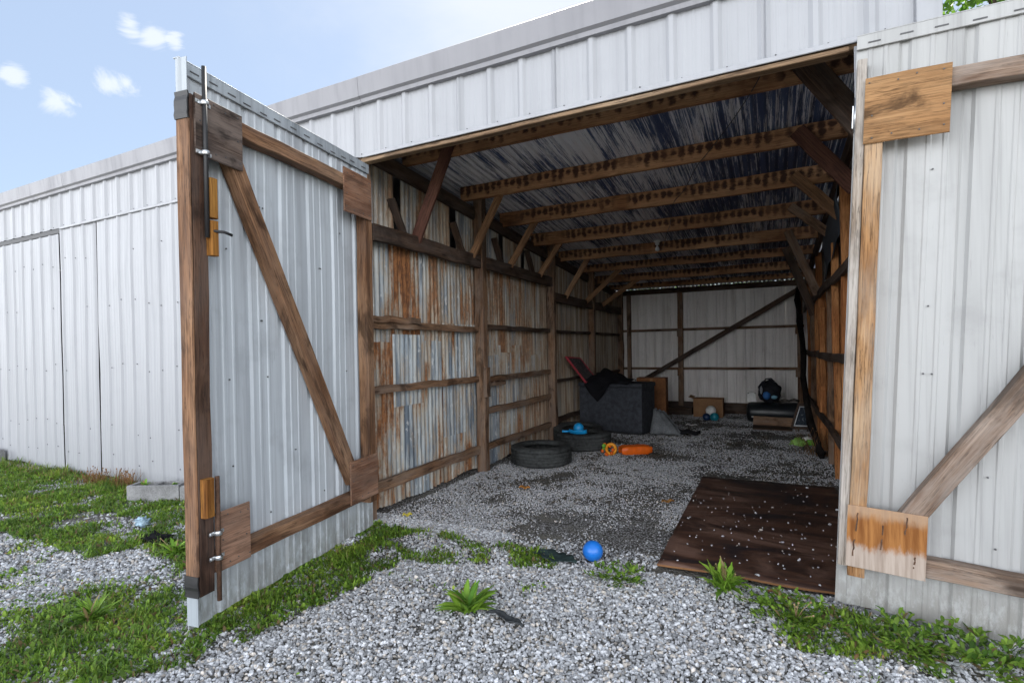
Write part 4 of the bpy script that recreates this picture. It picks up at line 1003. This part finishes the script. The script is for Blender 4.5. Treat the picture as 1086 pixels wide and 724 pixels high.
# black cord
def cat_c(pts, n=6):
    P = [Vector(p) for p in pts]; out = []
    for i in range(len(P)-1):
        p0, p1, p2, p3 = P[max(i-1, 0)], P[i], P[i+1], P[min(i+2, len(P)-1)]
        for k in range(n):
            t = k/n; out.append(.5*((2*p1)+(p2-p0)*t+(2*p0-5*p1+4*p2-p3)*t*t+(3*p1-p0-3*p2+p3)*t**3))
    return out+[P[-1]]
mb = MB(); mb.tube(cat_c([(-.02, 4.14, 3.47), (-.10, 4.16, 3.34), (-.26, 4.55, 3.30), (-.5, 5.1, 3.27), (-.62, 5.24, 3.20), (-.80, 5.7, 3.13), (-1.0, 6.22, 3.13), (-1.15, 6.9, 3.05), (-1.25, 7.25, 3.03), (-1.5, 8.3, 3.0), (-1.59, 8.36, 3.1)]), .004, 6)
tag(mb.build('electric_cord', M['dkmetal']), 'thin black electric cord looped under the ceiling beams', 'cord')

# plywood sheet on the ground
def plymat():
    m, T, b = newmat('dark_wet_plywood', .55, .35); uv = T.n('ShaderNodeTexCoord', out='Object')
    g1 = T.noise(T.scale(uv, 1.3, 5, 1), 1, 7, .65, 1.0); g2 = T.noise(T.scale(uv, 5, 60, 1), 1, 5, .6, .3); g3 = T.noise(T.scale(uv, .8, 2.0, 1, (4, 1, 0)), 1, 5, .6, 1.3)
    c = T.mix(T.step(g1, .35, .65), (.028, .014, .011), (.095, .045, .028))
    c = T.mix(T.m('MULTIPLY', T.step(g3, .48, .62), .75), c, (.20, .115, .085))
    c = T.mix(T.m('MULTIPLY', T.step(g3, .46, .38), .85), c, (.012, .011, .015))
    c = T.mix(T.m('MULTIPLY', T.step(g2, .5, .7), .4), c, (.03, .016, .012))
    T.set(b.inputs['Base Color'], c); bump(T, b, g2, .3, .004); return m
mb = MB(); nu, nv = 14, 22
def pz(u, v, top): return .016+(.013 if top else 0)+.006*math.sin(u*3+1)*math.sin(v*4)+.01*(v < .1)*(1-v*10)*math.sin(u*5)**2
for top in (0, 1):
    mb.grid(lambda u, v: (-.712+u*1.27+.008*mnoise.noise(Vector((u*5, v*25, 0)))*(u < .03), 3.57+v*2.63+.10*u*(0)+.006*mnoise.noise(Vector((u*30, 0, 2)))*(v < .03), pz(u, v, top)), nu, nv)
n0 = (nu+1)*(nv+1)
idx = lambda i, j: i*(nv+1)+j
sd_ = [[idx(i, 0), idx(i+1, 0), n0+idx(i+1, 0), n0+idx(i, 0)] for i in range(nu)]+[[idx(i, nv), idx(i+1, nv), n0+idx(i+1, nv), n0+idx(i, nv)] for i in range(nu)]+[[idx(0, j), idx(0, j+1), n0+idx(0, j+1), n0+idx(0, j)] for j in range(nv)]+[[idx(nu, j), idx(nu, j+1), n0+idx(nu, j+1), n0+idx(nu, j)] for j in range(nv)]
for q in sd_: mb.f.append(q); mb.mi.append(1); mb.sm.append(False); mb.uv.append([(0, 0)]*4)
tag(mb.build('plywood_sheet', [plymat(), simple('plywood_edge', (.22, .11, .05), .8, .2)]), 'dark stained plywood sheet lying flat on the gravel in the right half of the opening', 'plywood')

# ------------------------------------------------------------------ things outside
M['conc'] = simple('grey_concrete', (.26, .26, .265), .92, .2, .25, 70, bmp=.7)
def cblock(c, L, Wd, H, rz_, label, holes=True):
    mb = MB(); x0, x1, y0, y1 = -L/2, L/2, -Wd/2, Wd/2; t = .03
    if holes:
        mb.box((x0, y0, 0), (x1, y0+t, H), ch=.004); mb.box((x0, y1-t, 0), (x1, y1, H), ch=.004)
        for xc in (x0+t/2, 0, x1-t/2): mb.box((xc-t/2+.0005, y0+t+.0005, 0), (xc+t/2-.0005, y1-t-.0005, H-.001), ch=.002)
        mb.box((x0+t, y0+t, 0), (x1-t, y1-t, H-.07), ch=0)
        for yy in (-.05, .05): mb.box((x0-.012, yy-.022, 0), (x0-.0005, yy+.022, H-.002), ch=.004)
    else:
        mb.box((x0, y0, 0), (x1, y1, H), ch=.02)
    ca, sa = math.cos(rz_), math.sin(rz_)
    mb.xf(lambda p: Vector((c[0]+p.x*ca-p.y*sa, c[1]+p.x*sa+p.y*ca, c[2]+p.z)))
    return tag(mb.build('concrete_block', M['conc']), label, 'block', 'concrete blocks along the front wall')
cblock((-5.70, 3.17, -.01), .52, .19, .18, R(28), 'hollow grey concrete block with weeds in its two cells beside the front wall')
cblock((-5.27, 3.30, -.01), .2, .22, .19, R(12), 'solid grey concrete lump half hidden behind the edge of the open left door', False)
cblock((-10.0, 3.28, -.01), .4, .2, .2, R(5), 'dark concrete block at the far left end of the front wall', False)
mb = blob((-4.45, 2.44, .02), .1, (24, 16), (1.5, .8, .38), .9, 2.6); tag(mb.build('black_rag', M['blackcl']), 'crumpled black rag lying in the grass left of the open door', 'rag')
mb = blob((-4.93, 2.6, .045), .05, (18, 12), (1.4, 1, .7), .9, 3.2); tag(mb.build('crumpled_wrapper', simple('pale_blue_film', (.35, .5, .62), .4, .5, .5, 40)), 'small crumpled pale blue wrapper in the grass in front of the concrete block', 'litter')
def leafpiece(c, L, Wd, rz_, mat, label, curl=.02):
    mb = MB(); ca, sa = math.cos(rz_), math.sin(rz_)
    def P(u, v):
        x = (u-.5)*L; wv = Wd*math.sin(math.pi*min(max(u, .03), .97))**.7*(1+.2*math.sin(u*25)); y = (v-.5)*wv+.02*math.sin(u*4)
        return (c[0]+x*ca-y*sa, c[1]+x*sa+y*ca, c[2]+gh(c[0], c[1])+.025+curl*math.sin(u*9)*.5+curl*(v-.5)**2*3)
    mb.grid(P, 20, 5); return tag(mb.build('litter_scrap', mat, solid=.003), label, 'litter')
dscr = simple('dark_scrap', (.04, .045, .05), .7, .3, .3, 40)
leafpiece((-1.31, 2.49, 0), .25, .05, R(-10), dscr, 'long dark curled strip of bark lying on the pale gravel')
leafpiece((-1.37, 3.36, .005), .34, .16, R(-6), simple('dark_green_mat', (.03, .05, .05), .8, .2, .4, 30), 'flat dark green scrap on the ground just left of the blue ball')
leafpiece((-.9, 5.05, 0), .12, .06, R(40), simple('dry_leaf', (.3, .15, .05), .8, .2, .3, 40), 'dry brown leaf on the gravel left of the plywood sheet')
leafpiece((-2.35, 4.95, 0), .12, .07, R(20), simple('orange_leaf', (.45, .2, .05), .8, .2, .3, 40), 'small orange leaf on the gravel in front of the nearest tyre')
leafpiece((.02, 3.40, .0), .13, .05, R(-30), simple('brown_leaf', (.22, .11, .05), .8, .2, .3, 40), 'small brown leaf on the gravel in front of the plywood sheet')
leafpiece((-1.35, 10.1, 0), .2, .1, R(10), M['wht'], 'white scrap of paper on the gravel near the grey cushion')
leafpiece((-2.93, 3.72, 0), .08, .06, R(50), simple('yellow_scrap', (.6, .5, .08), .6, .3), 'tiny yellow scrap at the foot of the corrugated wall beside the left door')

# weeds one can count
def weed(loc, label, n_, Lm, Wm, lean=(.5, 1.15), stalks=0, dry=.05, group='weeds growing in the gravel', lobed=False, bushy=False):
    th = thing('weed', label, 'weed', (loc[0], loc[1], 0), group)
    V = []; F = []; Cc = []
    for k in range(n_):
        a = random.random()*6.283; L = Lm*random.uniform(.55, 1.1); le = random.uniform(*lean); wd = Wm*random.uniform(.6, 1.2)
        bx, by = loc[0]+random.gauss(0, Lm*.12), loc[1]+random.gauss(0, Lm*.12); base = len(V); ns = 7; z0 = .012
        if bushy:
            q = Lm*1.1*random.random()**.6; sa_ = (k % 9)*.7+random.gauss(0, .12); el = (.35 if lobed else .2)+((k % 9)*.618 % 1)*.6
            qx = q*(.65+.6*((k % 9)*.37 % 1)); bx, by = loc[0]+math.cos(sa_)*qx, loc[1]+math.sin(sa_)*qx; z0 = .012+q*el*.55*random.uniform(.6, 1.1)
            a = sa_+random.choice((-1, 1))*random.uniform(.5, 1.3); L = Lm*random.uniform(.12, .25); wd = L*random.uniform(.28, .5)
        t_ = gtint(1, dry)[0]*(.85 if bushy else 1.15)
        for i in range(ns+1):
            t = i/ns; out = L*(t*math.sin(le*.9)*1.0+.12*t*t); zz = max(.004, L*(t*math.cos(le*.9)*1.1-.62*t*t*le*.55))+z0
            prof = math.sin(math.pi*min(.97, .08+t*.9))**.8
            if lobed: prof *= (.55+.45*(i % 2))
            cx, cy_ = bx+math.cos(a)*out, by+math.sin(a)*out
            for s_ in (-1, 0, 1):
                V.append((cx-math.sin(a)*s_*wd*prof/2, cy_+math.cos(a)*s_*wd*prof/2, zz+gh(*loc[:2])+(abs(s_)*wd*.22*prof)))
                Cc.append(t_*(1.25 if s_ == 0 else 1))
        for i in range(ns):
            for j in (0, 1):
                q = base+i*3+j; F.append([q, q+1, q+4, q+3])
    V = np.array(V)-np.array([loc[0], loc[1], 0]); o = npmesh('leaves', V, np.array(F), M['grass'], np.array(Cc), smooth=True); o.parent = th
    if stalks:
        mb = MB()
        for k in range(stalks):
            a = random.random()*6.28; h = random.uniform(.06, .15); le = random.uniform(0, .1)
            mb.tube([(loc[0], loc[1], .01), (loc[0]+math.cos(a)*le*.6, loc[1]+math.sin(a)*le*.6, h*.6), (loc[0]+math.cos(a)*le*1.3, loc[1]+math.sin(a)*le*1.3, h)], [.0025, .002, .0018], 5)
            blob((loc[0]+math.cos(a)*le*1.3, loc[1]+math.sin(a)*le*1.3, h), .006, (6, 5), mb=mb)
        mb.build('seed_stalks', M['straw'], th)
    return th
M['straw'] = simple('dry_stalk', (.30, .22, .12), .85, .2)
weed((-1.56, 2.52), 'plantain weed with a rosette of long leaves alone in the pale gravel', 60, .19, .034, (.6, 1.35))
weed((-.89, 3.27), 'bushy green weed right of the blue ball in front of the plywood', 340, .17, .02, (.5, 1.4), bushy=True)
weed((-.27, 3.40), 'dandelion weed with upright toothed leaves touching the front edge of the plywood', 46, .19, .045, (.2, 1.2), 5, lobed=True)
weed((.10, 3.18), 'low leafy weed with dry seed stalks between the plywood and the right door', 460, .19, .035, (.5, 1.4), 5, bushy=True)
weed((-.02, 3.30), 'small rounded clump of clover in front of the plywood', 240, .14, .03, (.6, 1.4), bushy=True)
weed((.58, 3.10), 'broad leaved weed spreading below the right door', 380, .22, .035, (.5, 1.35), bushy=True)
weed((.86, 3.12), 'broad leaved weed below the right door at the photo edge', 360, .22, .035, (.5, 1.35), bushy=True)
weed((-4.0, 2.33), 'dandelion rosette with a bent dry stalk in the gravel left of the open door', 30, .15, .028, (.6, 1.2), 3, lobed=True)
weed((-3.45, 1.55), 'tufted weed with tall leaves at the lower left before the free edge of the door', 60, .16, .02, (.3, 1.1))
weed((-5.83, 3.10), 'small leafy weed growing in the left cell of the hollow concrete block', 12, .08, .03, (.2, .9)).location.z = .11
weed((-5.58, 3.24), 'small leafy weed growing in the right cell of the hollow concrete block', 12, .07, .03, (.4, 1.1)).location.z = .11
# dead tufts along the foot of the wall
def deadtuft(x, y, n_, h, label):
    ym = lambda q: min(3.42, q) if y < 3.45 else q
    mb = MB()
    for k in range(n_):
        a = random.random()*6.28; hh = h*random.uniform(.5, 1.1); le = random.uniform(.1, .6)*hh; bx, by = x+random.gauss(0, .12), y+random.gauss(0, .04)
        mb.tube([(bx, by, 0), (bx+math.cos(a)*le*.5, ym(by+math.sin(a)*le*.5), hh*.6), (bx+math.cos(a)*le, ym(by+math.sin(a)*le), hh)], [.0025, .002, .0012], 4)
        if k % 3 == 0: blob((bx+math.cos(a)*le, ym(by+math.sin(a)*le), hh), .008, (5, 4), mb=mb)
    return tag(mb.build('dead_tuft', M['straw']), label, 'dry plant', 'dry tufts along the front wall')
M['straw'] = simple('dead_grass', (.24, .13, .06), .9, .15, .4)
deadtuft(-7.1, 3.25, 90, .17, 'brown dead grass tuft against the wall just left of the hollow block')
deadtuft(-6.55, 3.28, 90, .20, 'dead grass tuft with dark seed heads touching the hollow concrete block')
0 and deadtuft(-9.0, 3.25, 50, .3, 'thin dry grass stalks at the far left foot of the wall')
deadtuft(.55, 8.0, 60, .35, 'pale dry weeds tangled at the foot of the right wall inside')

# ------------------------------------------------------------------ trees beyond the shed
def tree(x, y, H, cz, cr, n_, leaf, label, seed, trunk_r=.18):
    rr = np.random.default_rng(seed); rd = random.Random(seed)
    th = thing('tree', label, 'tree', (x, y, 0), 'trees beyond the shed')
    mb = MB(); tops = []
    mb.tube([(x, y, 0), (x+.05, y, H*.25), (x-.04, y+.05, H*.5), (x, y, H*.8)], [trunk_r, trunk_r*.8, trunk_r*.55, trunk_r*.25], 10)
    cl = []
    for k in range(26):
        a = rd.random()*6.28; el = rd.uniform(-.6, 1.2); q = rd.uniform(.45, 1.0)
        p = Vector((x+math.cos(a)*math.cos(el)*cr*q, y+math.sin(a)*math.cos(el)*cr*q, cz+math.sin(el)*cr*q*.9)); cl.append(p)
        b0 = Vector((x, y, H*rd.uniform(.3, .6))); md = b0.lerp(p, .5)+Vector((0, 0, .2))
        mb.tube([b0, md, p], [trunk_r*.3, trunk_r*.18, .015], 6)
    mb.build('trunk', M['bark'], th)
    C_ = np.array([c[:] for c in cl]); ci = rr.integers(0, len(cl), n_); P = C_[ci]+rr.normal(size=(n_, 3))*cr*.20
    nrm = rr.normal(size=(n_, 3)); nrm[:, 2] = np.abs(nrm[:, 2])+.5; nrm /= np.linalg.norm(nrm, axis=1)[:, None]
    t1 = np.cross(nrm, rr.normal(size=(n_, 3))); t1 /= np.linalg.norm(t1, axis=1)[:, None]; t2 = np.cross(nrm, t1); s_ = leaf*rr.uniform(.6, 1.2, (n_, 1))
    V = np.stack([P-t1*s_*.5, P+t2*s_*.38, P+t1*s_*.55-nrm*s_*.15, P-t2*s_*.38], 1).reshape(-1, 3)
    F = np.arange(n_*4).reshape(-1, 4); a = rr.random((n_, 1))
    col = (np.array([.07, .17, .02])*(1-a)+np.array([.17, .30, .035])*a)*rr.uniform(.8, 1.2, (len(cl), 1))[ci]
    o = npmesh('crown', V-np.array([x, y, 0]), F, M['leaf'], np.repeat(col, 4, 0)); o.parent = th
tree(5.1, 14.2, 12, 10.3, 3.5, 26000, .16, 'leafy bright green tree rising behind the right end of the shed', 5, .25)
tree(-2.6, 17.5, 6, 4.2, 2.6, 7000, .16, 'low leafy tree behind the left part of the back wall', 8)
tree(.8, 18, 6, 4.4, 2.7, 7000, .16, 'low leafy tree behind the right part of the back wall', 9)
tree(-6.8, 19, 6.5, 4.4, 2.8, 6000, .17, 'round green tree behind the closed bays of the shed', 10)

sc.render.engine = 'CYCLES'
sc.cycles.max_bounces = 10; sc.cycles.diffuse_bounces = 6
